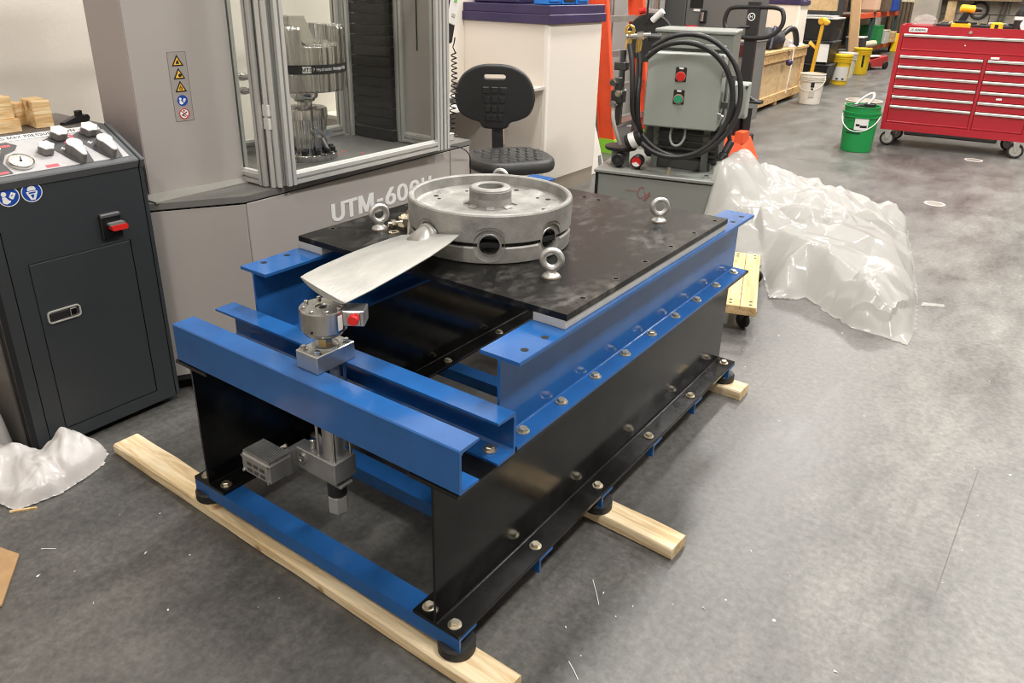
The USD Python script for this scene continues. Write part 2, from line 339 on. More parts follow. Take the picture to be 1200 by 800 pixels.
# ---- loose timbers under the feet
def timber(name, label, p, ang, L, w=.089, h=.038, m=pine, grp=None):
    a = math.radians(ang)
    nseg = 14
    def sec(t):
        j = .0016
        return [(t, 0 + R.uniform(-j, j) + yy, zz + (R.uniform(-j, j) if zz > .01 else 0)) for yy, zz in ((.004, 0), (w - .004, 0), (w, .005), (w, h - .005), (w - .005, h), (.005, h), (0, h - .005), (0, .005))]
    V = []; F = []
    for i in range(nseg + 1): V += sec(L * i / nseg)
    for i in range(nseg):
        for k_ in range(8):
            k2 = (k_ + 1) % 8; A, B = i * 8, (i + 1) * 8
            F += [(A + k_, B + k_, B + k2), (A + k_, B + k2, A + k2)]
    for k_ in range(1, 7):
        F += [(0, k_, k_ + 1), (nseg * 8, nseg * 8 + k_ + 1, nseg * 8 + k_)]
    t = trimesh.Trimesh(V, F, process=False); t.fix_normals()
    q = uniq('/World', name); x = usdkit.mesh(stage, q, t, m, smooth=25)
    UsdGeom.Xformable(x).AddTranslateOp().Set(Gf.Vec3d(p[0], p[1], 0)); UsdGeom.Xformable(x).AddRotateZOp().Set(ang)
    tagp(stage.GetPrimAtPath(q), label, 'timber', grp)
timber('timber_plank', 'long pale pine plank on the floor under the rig front feet', (-.6586, .0106), -.818, 1.6256)
timber('timber_plank', 'short pine plank end sticking out under the middle of the rig', (-.32, .7446), -3.16, 1.39)
timber('timber_plank', 'pine plank end under the far rear foot of the rig', (-.30, 1.694), -1.5, 1.2)

# ---- hub casting with two halves
HC = np.array([.326, .790])
def arc_cut(poly_list): return poly_list
import manifold3d as m3
def man(t):
    t = t.copy(); t.merge_vertices()
    return m3.Manifold(m3.Mesh(np.asarray(t.vertices, np.float32), np.asarray(t.faces, np.uint32)))
def unman(m):
    q = m.to_mesh(); return trimesh.Trimesh(q.vert_properties[:, :3], q.tri_verts, process=False)
hub = thing('hub_casting', 'round grey cast aluminium hub in two halves on the black plate', 'hub', (HC[0], HC[1], .7699))
RO = .246
up_ = lathe([(0, .060), (RO - .004, .060), (RO, .063), (RO, .138), (RO - .003, .1425), (RO - .007, .144), (RO - .013, .1435), (RO - .017, .140), (RO - .020, .112), (RO - .026, .107), (.075, .1085), (.065, .111), (.061, .160), (.057, .1635), (.050, .165), (.042, .165), (.038, .162), (.036, .112), (0, .112)], n=96)
lo_ = lathe([(0, 0), (RO - .010, 0), (RO - .004, .004), (RO - .001, .046), (RO - .004, .050), (0, .050)], n=96)
um, lm = man(up_), man(lo_)
ths = [math.radians(-53.4 + 45 * i) for i in range(8)]
SPL = .055
for t in ths:
    d = np.array([math.cos(t), math.sin(t), 0])
    for r0, r1, rad in ((.130, .30, .0285), (.237, .30, .046), (.242, .30, .0545)):
        c = man(cyl(d * r0 + [0, 0, SPL], d * r1 + [0, 0, SPL], rad, 32))
        um -= c; lm -= c
hu = part(hub, 'upper_half', unman(um), cast, 'upper half with deep rim', smooth=28)
part(hub, 'lower_half', unman(lm), cast, 'lower half', smooth=28)
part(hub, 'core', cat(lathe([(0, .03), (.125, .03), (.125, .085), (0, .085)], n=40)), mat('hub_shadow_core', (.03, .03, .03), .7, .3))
for t in ths:
    d = np.array([math.cos(t), math.sin(t), 0])
    part(hub, 'socket_ring', cat(ring(d * .222 + [0, 0, SPL], d, .0285, .0335, .016, 32, .001), ring(d * .218 + [0, 0, SPL], d, .036, .044, .016, 32, .001)), alu, 'stepped bore ring')
part(hub, 'split_gap_fill', ring((0, 0, .0495), (0, 0, 1), .20, RO - .008, .011, 72), mat('gap_black', (.006, .006, .006), .8), 'dark gap between the halves')  # black ring put in as the shade of the open split, no real part
hole_m = LK['hole_black']
for i in range(8):
    t = ths[i] + math.radians(22.5)
    for rr, w in ((.188, .008), (.165, .0055)):
        part(hu, 'bolt_hole', lathe([(0, 0), (w, 0), (w, .0012), (0, .0012)], (rr * math.cos(t + (.09 if w < .007 else -.06)), rr * math.sin(t + (.09 if w < .007 else -.06)), .1074), n=14), hole_m)
    t2 = ths[i]
    d = np.array([math.cos(t2), math.sin(t2), 0]); e = np.array([-d[1], d[0], 0])
    q = []
    for a in np.linspace(-1, 1, 7):
        for rr, hh in ((.158, .105), (.213, .105), (.176, .105 + .007 * math.sqrt(max(0, 1 - a * a))), (.208, .105 + .011 * math.sqrt(max(0, 1 - a * a)))):
            q.append(d * rr + e * a * .038 + [0, 0, hh])
    part(hu, 'socket_hump', hull(q), cast, 'rounded hump over a blade socket')
    for s in (-1,):
        c = d * .078 + e * .0
    part(hu, 'boss_rib', hull([d * r_ + e * y_ + [0, 0, z_] for r_, z_ in ((.058, .105), (.058, .118), (.082, .105), (.080, .1115)) for y_ in (-.012, .012)]), cast)

part(hub, 'centre_boss', ring((0, 0, .112), (0, 0, 1), .050, .0632, .047, 48, .004), mat('boss_cast', srgb(126, 125, 121), .6, .3, var=.3, vs=16, bump=.001, bs=200), 'darker raised centre boss')
# ---- the blade held in a socket
bl = thing('propeller_blade', 'long flat aluminium propeller blade held in the hub, tip above the load cell', 'propeller blade', (.30, .53, .82))
O = np.array([.30, .53, .82])
ys = [(.122, (.250, .8205), (.397, .788)), (.145, (.246, .8225), (.402, .792)), (.20, (.238, .825), (.413, .803)), (.30, (.226, .826), (.427, .824)), (.40, (.215, .824), (.430, .840)), (.48, (.206, .820), (.424, .852)), (.535, (.200, .816), (.414, .860))]
V = []; n_ = 13
for y, (xl, zl), (xr, zr) in ys:
    top = []; bot = []
    th = .012 + .006 * (y - .12) / .4
    for s in np.linspace(0, 1, n_):
        x = xl + (xr - xl) * s; z = zl + (zr - zl) * s
        c = math.sin(PI * s)
        yy = y + (.020 * (s - .35) ** 2 if y < .13 else 0)
        top.append((x, yy, z + .0025 * c + .0012)); bot.append((x, yy, z - th * c ** .75 - .0012))
    V.append(np.array(top + bot[::-1]))
F = []; m_ = 2 * n_
for i in range(len(V) - 1):
    for k_ in range(m_):
        k2 = (k_ + 1) % m_
        F += [(i * m_ + k_, (i + 1) * m_ + k_, (i + 1) * m_ + k2), (i * m_ + k_, (i + 1) * m_ + k2, i * m_ + k2)]
for i in (0, len(V) - 1):
    for k_ in range(n_ - 1):
        a, b, c, d_ = i * m_ + k_, i * m_ + k_ + 1, i * m_ + m_ - 2 - k_, i * m_ + m_ - 1 - k_
        F += [(a, b, c), (a, c, d_)]
bm = trimesh.Trimesh(np.vstack(V) - O, F, process=False); bm.fix_normals()
blade_m = mat('blade_aluminium', srgb(180, 180, 176), .38, .45, var=.16, vs=9, stretch=(1.2, .5, 1), bump=.0006, bs=120, det=8)
part(bl, 'airfoil', bm, blade_m, smooth=40)
dk = np.array([math.cos(ths[7] if False else math.radians(-98.4)), math.sin(math.radians(-98.4)), 0])
hp = np.array([HC[0], HC[1], .7699 + SPL]) - O
part(bl, 'root_shank', cat(cyl(hp + dk * .135, hp + dk * .262, .0272, 32), cyl(hp + dk * .2435, hp + dk * .256, .0415, 36, b=.003)), blade_m, 'round shank and flange in the socket')
hullp = [hp + dk * .254 + np.array([.036 * math.cos(a) * .98, 0, .036 * math.sin(a)]) for a in np.linspace(0, 2 * PI, 24)]
hullp += [np.array([x, .49, z]) - O for x, z in ((.255, .828), (.255, .820), (.345, .842), (.345, .83))] + [np.array([.28, .462, .831]) - O, np.array([.32, .462, .837]) - O]
part(bl, 'root_fillet', hull(hullp), blade_m, 'rounded blend from shank to blade', smooth=50)

# ---- loose fittings left beside the lifting eye
def loose(name, label, cat_, mesh, m, loc, rz=0, grp=None):
    t = thing(name, label, cat_, loc, rz, grp)
    return t
for i, (x, y, z, rz, ry, lb) in enumerate(((.045, .700, .0, 62, 0, 'yellow zinc bolt lying nearest the left lifting eye'), (.082, .728, .0, -30, 0, 'yellow zinc bolt at the back of the loose pile by the left eye'), (.098, .690, .0, 20, 0, 'loose yellow bolt nearest the hub rim in the pile by the left eye'),
                                      (.070, .708, .026, -58, 10, 'brassy bolt lying across the top of the loose pile by the left eye'), (.088, .712, .030, 35, -14, 'second brassy bolt on top of the loose pile, crossing the first'), (.060, .742, .0, 85, 0, 'yellow zinc bolt half hidden behind the loose pile by the left eye'))):
    q = thing('loose_bolt', lb, 'bolt', (x, y, .7699 + z), rz, None)
    rr_ = .0145
    part(q, 'shank', xf(cyl((-.046, 0, rr_), (.034, 0, rr_), .0082, 12), ry=ry), brass)
    part(q, 'head', xf(cyl((.034, 0, rr_), (.047, 0, rr_), .0150, 6), ry=ry), brass)
    part(q, 'nut', xf(cyl((-.036, 0, rr_), (-.022, 0, rr_), .0146, 6), ry=ry), brass)
w1 = solo('washer', xf(ring((0, 0, 0), (0, 0, 1), .008, .017, .004, 20), (.066, .640, .7699)), brass, 'single yellow washer lying flat beside the left lifting eye', 'washer')
w2 = solo('steel_pin', xf(cyl((0, 0, 0), (0, .012, .068), .0075, 12), (.118, .652, .7705)), bright, 'shiny upright steel pin against the hub rim', 'pin')

# ---- actuator through the two channels
act = thing('linear_actuator', 'silver linear actuator clamped between the two blue front channels', 'actuator', (.327, .122, .614))
AX = np.array([.327, .122, .614])
def A_(m): m = m.copy(); m.apply_translation(-AX); return m
blk = part(act, 'mounting_block', A_(bx(.287, .364, .060, .182, .6142, .661, .002)), alu, 'square aluminium mounting block')
for sx, sy in ((-.026, -.046), (.024, -.046), (-.026, .046), (.024, .046)):
    part(blk, 'bolt', A_(hexbolt((.3255 + sx, .121 + sy, .661), .008, .008, ph=R.random())), bright)
part(blk, 'flange_ring', A_(lathe([(0, 0), (.033, 0), (.033, .004), (.028, .006), (0, .006)], (.3255, .122, .661), n=32)), alu)
part(act, 'rod_nut', A_(lathe([(0, 0), (.019, 0), (.019, .020), (.017, .022), (0, .022)], (.3255, .122, .667), n=6, phase=.4)), mat('bronze_nut', (.50, .38, .20), .28, .9), 'bronze hex nut')
part(act, 'barrel', A_(cyl((.327, .122, .345), (.327, .122, .612), .029, 32)), alu)
for sx, sy in ((-.031, -.027), (.031, -.027), (-.031, .027), (.031, .027)):
    part(act, 'tie_rod', A_(cyl((.327 + sx, .122 + sy, .335), (.327 + sx, .122 + sy, .612), .0042, 10)), bright)
greyal = mat('grey_anodised', (.33, .33, .325), .36, .6, var=.1, vs=20)
gb = part(act, 'gearbox', A_(cat(bx(.220, .366, .084, .160, .281, .344, .0025), bx(.245, .355, .092, .152, .268, .282, .003), bx(.29, .366, .10, .145, .258, .269, .003))), greyal, 'grey gearbox block', smooth=20)
part(gb, 'plug', A_(cat(ring((.242, .084, .318), (0, -1, 0), .0105, .015, .005, 24), cyl((.242, .084, .318), (.242, .0805, .318), .010, 20), bx(.234, .250, .079, .0812, .3165, .3195))), alu)
part(gb, 'elbow_fitting', A_(cyl((.262, .108, .344), (.262, .108, .372), .009, 12, b=.002)), bright)
part(act, 'end_collar', A_(cyl((.327, .122, .222), (.327, .122, .275), .026, 24)), rubber, 'black collar')
part(act, 'end_nut', A_(lathe([(0, 0), (.024, 0), (.0275, .004), (.0275, .050), (.024, .054), (0, .054)], (.327, .122, .166), n=6, phase=.25)), mat('pale_grey_nut', (.34, .34, .335), .45, .2), 'pale hex end nut')
mo = part(act, 'servo_motor', A_(cat(bx(.122, .236, -.018, .056, .284, .341, .004))), greyal, 'finned grey motor')
for i in range(13):
    y = -.013 + i * .0052
    part(mo, 'cooling_fin', A_(bx(.126, .232, y, y + .0026, .340, .3485)), greyal)
for i in range(2):
    for j in range(3): part(mo, 'cover_recess', A_(bx(.146 + j * .026, .164 + j * .026, -.0195, -.0178, .294 + i * .019, .304 + i * .019, .0006)), darksteel)
for (xx, zz) in ((.128, .289), (.230, .289), (.128, .335), (.230, .335)): part(mo, 'screw', A_(cyl((xx, -.0205, zz), (xx, -.018, zz), .0045, 10)), bright)
part(mo, 'gland', A_(cyl((.19, .05, .34), (.205, .066, .352), .006, 10)), bright)
part(act, 'adapter_plate', A_(bx(.205, .224, .045, .125, .27, .344, .002)), greyal)

lc = thing('load_cell', 'round silver load cell with red plug on top of the actuator', 'load cell', (.3255, .122, .689))
lb = part(lc, 'body', lathe([(0, 0), (.030, 0), (.046, .008), (.056, .020), (.0575, .022), (.0575, .072), (.0555, .076), (.018, .076), (.016, .073), (.010, .073), (.010, .060), (0, .060)], n=48), mat('stainless', (.50, .49, .47), .25, .95, var=.06, vs=30), 'machined round body')
for i in range(8):
    a = 2 * PI * i / 8 + .25
    part(lb, 'bolt', cat(cyl((.047 * math.cos(a), .047 * math.sin(a), .076), (.047 * math.cos(a), .047 * math.sin(a), .083), .0056, 12, b=.001)), bright)
part(lb, 'side_hole', cyl((.020, -.0545, .030), (.0205, -.0563, .030), .0032, 10), hole_m)
cdir = np.array([.82, .57, 0]); cn = np.array([.57, -.82, 0])
def CB(m): return basis(m, (0, 0, 0), cdir, -cn, (0, 0, 1))
jb = part(lc, 'connector_box', CB(bx(.050, .104, -.022, .030, .034, .074, .002)), alu, 'square connector housing')
part(jb, 'red_plug', cat(*[CB(lathe([(0, 0), (.0135, 0), (.0135, .012), (.0115, .015), (0, .015)], (.079, -.022, .054), (0, -1, 0), 20))]), red_plastic, 'round red cap')
part(jb, 'plug_flange', CB(bx(.063, .095, -.0245, -.021, .038, .071, .001)), bright)
part(lc, 'rating_label', CB(bx(.0, .0, 0, 0, 0, 0)) if False else basis(bx(-.007, .007, -.0004, .0006, .028, .066), cn * .0578 * .55 + cdir * .0578 * .835, (cdir * -.55 + cn * .835) * 1.0, cn * -.55 - cdir * .835, (0, 0, 1)), white_paint, 'small pale label')
# ================================================================== hydraulic console at the left
console_grey = mat('console_grey', srgb(49, 53, 56), .42, bump=.00025, bs=700)
console_side = mat('console_side_grey', srgb(98, 95, 91), .35)
lip_grey = mat('console_lip', srgb(92, 95, 98), .45)
panel_grey = mat('panel_silver', srgb(186, 185, 186), .42, var=.03, vs=30)
seam_black = mat('seam_black', (.004, .004, .005), .7)
knob_white = mat('knob_white', srgb(226, 224, 220), .35)
knob_grey = mat('knob_side_grey', srgb(120, 118, 116), .4)
dark_recess = mat('recess_grey', srgb(84, 84, 86), .5)
sign_blue = mat('sign_blue', srgb(24, 72, 165), .4)
sign_white = mat('sign_white', srgb(238, 238, 236), .4)
ink = mat('ink_black', (.012, .012, .012), .5)
red_print = mat('red_print', srgb(222, 96, 104), .5)
con = thing('hydraulic_console', 'dark grey hydraulic control console with sloped knob panel at left edge', 'control console', (-.81, .10, 0))
O = np.array([-.81, .10, 0])
def L_(m, o=None):
    m = m.copy(); m.apply_translation(-(O if o is None else o)); return m
part(con, 'body', L_(cat(extr([(-1.35, .03), (-.818, .03), (-.818, .915), (-.985, 1.0), (-1.35, 1.0)], -.165, .352, 'y'))), seam_black)
part(con, 'side_panel', L_(extr([(-1.352, .025), (-.86, .025), (-.86, .90), (-.99, .985), (-1.352, .985)], -.170, -.1645, 'y')), console_side, 'paler grey side panel')
front = Polygon([(-.1125, .028), (.3365, .028), (.3365, .912), (-.1125, .912)]).difference(sbox(-.0605, .0735, .2695, .6605))
part(con, 'front_panel', L_(extr(front, -.819, -.81, 'x')), console_grey)
d = part(con, 'door', L_(bx(-.819, -.8105, -.0578, .2668, .0762, .6578, .002)), console_grey, 'flush door')
hd = rrect(-.040, .064, .452, .494, .012)
hh = part(d, 'latch_frame', L_(cat(extr(hd.difference(rrect(-.0355, .0595, .4565, .4895, .008)), -.8105, -.8055, 'x'))), mat('latch_chrome', srgb(196, 194, 188), .3, .3), 'bright oblong latch frame')
part(d, 'latch_lever', L_(cat(bx(-.811, -.807, -.033, .028, .460, .486, .002))), ink)
part(d, 'latch_button', L_(bx(-.811, -.8045, .030, .052, .460, .486, .002)), bright)
part(con, 'corner_strip', L_(extr([(-.813, .3395), (-.808, .3395), (-.808, .352), (-.82, .356), (-.82, .3395)], .028, .912)), console_grey)
part(con, 'corner_strip', L_(extr([(-.813, -.1155), (-.810, -.1155), (-.822, -.1655), (-.83, -.1655), (-.83, -.1155)], .028, .912)), console_grey)
sA = np.array([-.80, 0, .925]); sD = np.array([-.8944, 0, .4472]); sN = np.array([.4472, 0, .8944])
def S_(m): return L_(basis(m, sA, (0, 1, 0), sD, sN) if False else xf_panel(m))
def xf_panel(m):  # local (y, slope, normal)
    T = np.eye(4); T[:3, 0], T[:3, 1], T[:3, 2], T[:3, 3] = (0, 1, 0), sD, sN, sA
    m = m.copy(); m.apply_transform(T); return m
pan = part(con, 'sloped_panel', S_(cat(bx(-.168, .3375, -.006, .0205, -.03, .004, .004), bx(-.168, .3375, .0205, .215, -.03, .001, .002))), lip_grey, 'sloping dark frame')
part(con, 'panel_edge', S_(bx(.340, .354, -.008, .215, -.03, .005, .003)), lip_grey)
part(con, 'lower_lip', L_(bx(-.822, -.803, -.168, .3375, .905, .921, .004)), lip_grey)
part(pan, 'face_plate', S_(bx(-.16, .318, .022, .181, 0, .0028, .0008)), panel_grey, 'silver face plate')
part(pan, 'label_strip', S_(bx(-.16, .312, .1835, .2085, 0, .002, .0005)), sign_white, 'white printed label strip')
for tx_, u_, w_ in (('IS', .0, .016), ('MAX', .025, .040), ('PRESSURE', .074, .092), ('ON', .198, .032), ('S', -.03, .010)):
    part(pan, 'lettering', S_(flat_text(tx_, .0125, (u_, .190, .002), (1, 0, 0), (0, 1, 0), width=w_)), ink, 'black printed capitals')
part(con, 'top_deck', L_(bx(-1.353, -.99, -.17, .356, 1.0, 1.015, .003)), mat('top_deck_brown_grey', srgb(104, 99, 95), .5))
for pts in ([(.108, .155), (.145, .172), (.190, .160), (.205, .075), (.198, .026), (.160, .024), (.145, .05)], [(.205, .160), (.235, .178), (.30, .172), (.305, .13), (.302, .075), (.293, .026), (.258, .024), (.245, .05)], [(-.13, .17), (.012, .172), (.03, .155), (.015, .135), (-.02, .12), (-.045, .08), (-.04, .03), (-.13, .028)]):
    part(pan, 'dark_field', S_(extr(Polygon(pts).buffer(.008).buffer(-.004), .0025, .0034)), dark_recess, 'dark printed field')
def knob(y, s, r, nm='selector_knob'):
    k = part(pan, nm, S_(cat(lathe([(0, 0), (r * .72, 0), (r * .72, .006), (0, .006)], (y, s, .003), n=20), extr(unary_union([Point(y, s).buffer(r * .86, quad_segs=8)] + [Point(y + r * .72 * math.cos(a), s + r * .72 * math.sin(a)).buffer(r * .30, quad_segs=4) for a in np.arange(6) * PI / 3]), .009, .030))), knob_grey, 'scalloped knob')
    part(k, 'cap', S_(extr(unary_union([Point(y, s).buffer(r * .84, quad_segs=8)] + [Point(y + r * .70 * math.cos(a), s + r * .70 * math.sin(a)).buffer(r * .28, quad_segs=4) for a in np.arange(6) * PI / 3]), .0295, .033)), knob_white)
knob(.093, .100, .024); knob(.165, .165, .027); knob(.262, .166, .027); knob(-.055, .115, .025)
def lever(y, s):
    A = unary_union([Point(y, s).buffer(.0245, quad_segs=8), Polygon([(y - .020, s), (y + .020, s), (y + .0095, s - .058), (y - .0095, s - .058)]), Point(y, s - .058).buffer(.0095, quad_segs=5)]).buffer(-.008).buffer(.008)
    k = part(pan, 'lever_knob', S_(extr(A, .003, .034)), knob_grey, 'pear shaped lever knob')
    part(k, 'cap', S_(extr(A.buffer(-.0015), .0335, .037)), knob_white)
lever(.172, .088); lever(.270, .090)
g = part(pan, 'pressure_gauge', S_(lathe([(0, 0), (.034, 0), (.036, .003), (.036, .010), (.032, .012), (.031, .009), (0, .009)], (.004, .068, .003), n=32)), bright, 'round dial gauge')
part(g, 'dial', S_(lathe([(0, 0), (.0305, 0), (.0305, .0006), (0, .0006)], (.004, .068, .0118), n=28)), mat('dial_cream', srgb(225, 214, 198), .5))
part(g, 'needle', S_(cat(extr([(.002, .066), (.0065, .066), (.012, .088), (.010, .089)], .0125, .0135), cyl((.004, .068, .0125), (.004, .068, .0145), .004, 10), *[extr(rrect(-.0006, .0006, .021, .026, .0003), .0124, .0128) if False else xf(bx(-.0006, .0006, .022, .027, .0124, .0128), (.004, .068, 0), 0) if a == 0 else xf(xf(bx(-.0006, .0006, .022, .027, .0124, .0128), rz=a), (.004, .068, 0)) for a in range(-135, 136, 27)])), ink)
for y0, y1, s0, s1 in ((.060, .098, .027, .041), (-.01, .016, .153, .163), (-.075, -.045, .03, .04), (.198, .208, .128, .172), (.168, .196, .132, .142)):
    part(pan, 'red_mark', S_(bx(y0, y1, s0, s1, .0026, .0036)), red_print, 'red printed mark')
part(pan, 'white_mark', S_(cat(bx(.148, .152, .10, .116, .003, .0038), bx(.142, .158, .106, .109, .003, .0038), bx(.238, .242, .112, .126, .003, .0038), bx(.232, .25, .118, .121, .003, .0038))), sign_white)
# red and black main switch
sw = part(con, 'main_switch', L_(cat(bx(-.811, -.797, .175, .243, .683, .767, .003))), mat('switch_black', (.010, .010, .010), .3), 'square black switch with red handle')
part(sw, 'switch_top', L_(bx(-.811, -.794, .176, .242, .755, .768, .003)), dark_recess)
part(sw, 'red_handle', L_(extr(rrect(.198, .252, .712, .730, .006), -.797, -.775, 'x')), red_plastic, 'red turning handle')
part(sw, 'handle_hub', L_(extr(rrect(.194, .246, .728, .738, .004), -.797, -.778, 'x')), knob_grey)
def round_sign(y, z, r, draw, lb):
    s = part(con, 'safety_sign', L_(lathe([(0, 0), (r, 0), (r, .0008), (0, .0008)], (-.81, y, z), (1, 0, 0), 36)), sign_white, lb)
    part(s, 'field', L_(lathe([(0, 0), (r * .91, 0), (r * .91, .0004), (0, .0004)], (-.8093, y, z), (1, 0, 0), 36)), sign_blue)
    part(s, 'pictogram', L_(cat([extr(affinity.translate(affinity.scale(p, r, r, origin=(0, 0)), y, z), -.809, -.8084, 'x') for p in draw])), sign_white)
read_pic = [Point(-.42, .30).buffer(.24), Polygon([(-.62, .02), (-.30, .02), (-.05, -.35), (.15, -.42), (.2, -.30), (.02, -.62), (-.30, -.72), (-.62, -.55)]), Polygon([(.0, -.05), (.30, .42), (.68, .22), (.60, .08), (.36, -.32), (.18, -.28)]).difference(Polygon([(.16, -.02), (.40, .22), (.34, -.02)]))]
mask_pic = [Polygon([(-.42, .30), (-.30, .55), (0, .66), (.30, .55), (.42, .30), (.38, .18), (-.38, .18)]), Polygon([(-.55, .10), (.55, .10), (.48, -.22), (.30, -.32), (.0, -.2), (-.30, -.32), (-.48, -.22)]).difference(Polygon([(-.36, .02), (.36, .02), (.30, -.14), (-.30, -.14)])), Polygon([(-.44, -.30), (-.18, -.30), (0, -.70), (.18, -.30), (.44, -.30), (.2, -.78), (-.2, -.78)])]
read_pic = [p.buffer(0) for p in read_pic]; mask_pic = [p.buffer(0) for p in mask_pic]
round_sign(-.069, .878, .030, read_pic, 'blue and white sign, reading figure'); round_sign(-.004, .879, .030, mask_pic, 'blue and white sign, masked face')
for y in (-.12, .31): part(con, 'foot', L_(cyl((-.88, y, 0), (-.88, y, .03), .025, 14)), rubber)
for y in (-.12, .31): part(con, 'foot', L_(cyl((-1.28, y, 0), (-1.28, y, .03), .025, 14)), rubber)

# offcuts of wood and a clip on the console
cut = wood('offcut_wood', srgb(244, 222, 180), srgb(222, 184, 130), 1, 14)
for nm, lb, m, loc, rz in (('wood_offcut', 'lower block of the stacked pine offcuts on the console, at photo left edge', bx(-.05, .05, -.12, .075, 0, .042, .002), (-1.10, .03, 1.015), 4),
                           ('wood_offcut', 'upper block of the stacked pine offcuts on the console', bx(-.045, .05, -.12, .07, 0, .07, .002), (-1.105, .022, 1.057), 7),
                           ('wood_offcut', 'end-grain pine offcut standing nearest the black clip on the console', bx(-.07, .045, -.025, .030, 0, .088, .002), (-1.115, .190, 1.015), -8),
                           ('wood_offcut', 'small pine offcut tucked between the stacked blocks and the standing one', bx(-.05, .04, -.02, .02, 0, .075, .002), (-1.20, .150, 1.015), 18)):
    p = solo(nm, m, cut, lb, 'wood block', smooth=20)
    x = UsdGeom.Xformable(stage.GetPrimAtPath(p)); x.AddTranslateOp().Set(Gf.Vec3d(*loc)); x.AddRotateZOp().Set(rz)
cl = thing('spring_clip', 'black plastic spring clip lying on the console beside the pine offcuts', 'clip', (-1.10, .30, 1.015), 18)
part(cl, 'grip', hull([(x * .42, y * .75, z * .8) for x, y, z in [(-.03, -.075, 0), (.03, -.075, 0), (-.035, .05, 0), (.035, .05, 0), (-.02, -.075, .010), (.02, -.075, .010), (-.03, .02, .032), (.03, .02, .032), (-.025, .055, .02), (.025, .055, .02)]]), blackplastic)
part(cl, 'thumb_pad', bx(-.009, .009, .005, .028, .022, .040, .003), blackplastic); part(cl, 'jaw', cyl((-.012, .040, .012), (.012, .040, .012), .012, 14), blackplastic)

# ================================================================== universal testing machine
utm_grey = mat('machine_grey', srgb(170, 164, 160), .45, bump=.00018, bs=500)
utm_mauve = mat('machine_side_grey', srgb(168, 158, 157), .45, bump=.00018, bs=500)
deck_dark = mat('machine_deck', srgb(112, 111, 108), .4, var=.10, vs=5, bump=.0003, bs=300)
deck_edge = mat('machine_plinth', srgb(140, 138, 132), .45)
alframe = mat('anodised_profile', srgb(196, 196, 193), .30, .30)
gap = LK['gap_black']
def pane_mat():
    N = {'t': ('transparent_bsdf', dict(color=(.93, .94, .93))), 'g': ('glossy_bsdf', dict(roughness=.02, color=(.9, .9, .9))), 'lw': ('layer_weight', dict(blend=.35)), 'pw': ('math', dict(math_type='power', value2=4.0)), 'f': ('map_range', dict(from_min=0.0, from_max=1.0, to_min=.022, to_max=.45, clamp=True)), 'm': ('mix_closure', {})}
    LK['pane'] = usdkit.material(stage, '/World/Looks/clear_pane', N, [('lw.facing', 'pw.value1'), ('pw.value', 'f.value'), ('f.result', 'm.fac'), ('t.BSDF', 'm.closure1'), ('g.BSDF', 'm.closure2')], surface='m.closure')
    return LK['pane']
pane = pane_mat()
utm = thing('testing_machine', 'large grey universal testing machine with aluminium framed glass enclosure', 'testing machine', (-1.03, 1.2, 0))
O = np.array([-1.03, 1.2, 0])
f0, f1, fr = (-.70, .66), (-.757, 2.05), (-.868, .368)
core = Polygon([(-.715, .664), (-.772, 2.045), (-1.345, 2.045), (-1.345, .372), (-.866, .372)])
part(utm, 'base_core', L_(extr(core, .05, .722)), gap)
def wallpanel(p, q, z0, z1, t=.012, g0=.002, g1=.002):
    p = np.array([*p, 0.]); q = np.array([*q, 0.]); e = (q - p) / np.linalg.norm(q - p); n = np.array([e[1], -e[0], 0]); Ln = np.linalg.norm(q - p)
    return L_(basis(bx(g0, Ln - g1, 0, t, z0, z1, .003), p, e, -n, (0, 0, 1)))
def lerp(t): return (f0[0] + (f1[0] - f0[0]) * t, f0[1] + (f1[1] - f0[1]) * t)
ts = (1.886 - .66) / 1.39
part(utm, 'base_panel', wallpanel(fr, f0, .07, .722), utm_grey, 'canted corner panel')
bp = part(utm, 'base_panel', wallpanel(f0, lerp(ts), .07, .722), utm_grey, 'front panel with model lettering')
part(utm, 'base_panel', wallpanel(lerp(ts), f1, .07, .722), utm_grey, 'front end panel')
part(utm, 'base_panel', wallpanel(f1, (-1.35, 2.05), .07, .722), utm_grey, 'right end panel')
ef = np.array([f1[0] - f0[0], f1[1] - f0[1], 0]); ef /= np.linalg.norm(ef)
def ft(y): t = (y - f0[1]) / (f1[1] - f0[1]); return np.array([f0[0] + (f1[0] - f0[0]) * t + .0008, y, 0])
for tx_, yy_, ww_ in (('U', 1.066, .070), ('T', 1.146, .070), ('M', 1.224, .090), ('-', 1.335, .034), ('6', 1.391, .068), ('0', 1.474, .070), ('0', 1.561, .070), ('H', 1.650, .068)):
    part(bp, 'letter', L_(cat(*[flat_text(tx_, .074, ft(yy_ + q_ * .003) + [q_ * .0004, 0, .552], ef, (0, 0, 1), bold=True, width=ww_) for q_ in (0, 1, 2)])), sign_white, 'white painted letter')
deckp = Polygon([(-.697, .655), (-.754, 2.053), (-1.35, 2.053), (-1.35, .366), (-.864, .366)])
dk_ = part(utm, 'deck', L_(extr(deckp, .7285, .752)), deck_dark, 'dark grey deck plate')
part(utm, 'deck_shadow_gap', L_(extr(deckp.buffer(-.006), .720, .7285)), gap)
part(utm, 'column_plinth', L_(cat(extr([(-.838, .395), (-.846, .795), (-1.15, .795), (-1.15, .395)], .752, .758), hull([(x, y, .758) for x, y in ((-.842, .398), (-.85, .792), (-1.148, .792), (-1.148, .398))] + [(x, y, .770) for x, y in ((-.905, .418), (-.872, .784), (-1.14, .784), (-1.14, .418))]))), deck_edge, 'bevelled plinth')
colp = Polygon([(-.91, .421), (-.874, .782), (-1.13, .786), (-1.138, .421)])
cp = part(utm, 'left_column', L_(extr(colp, .768, 2.1)), utm_grey, 'tall grey column', smooth=20)
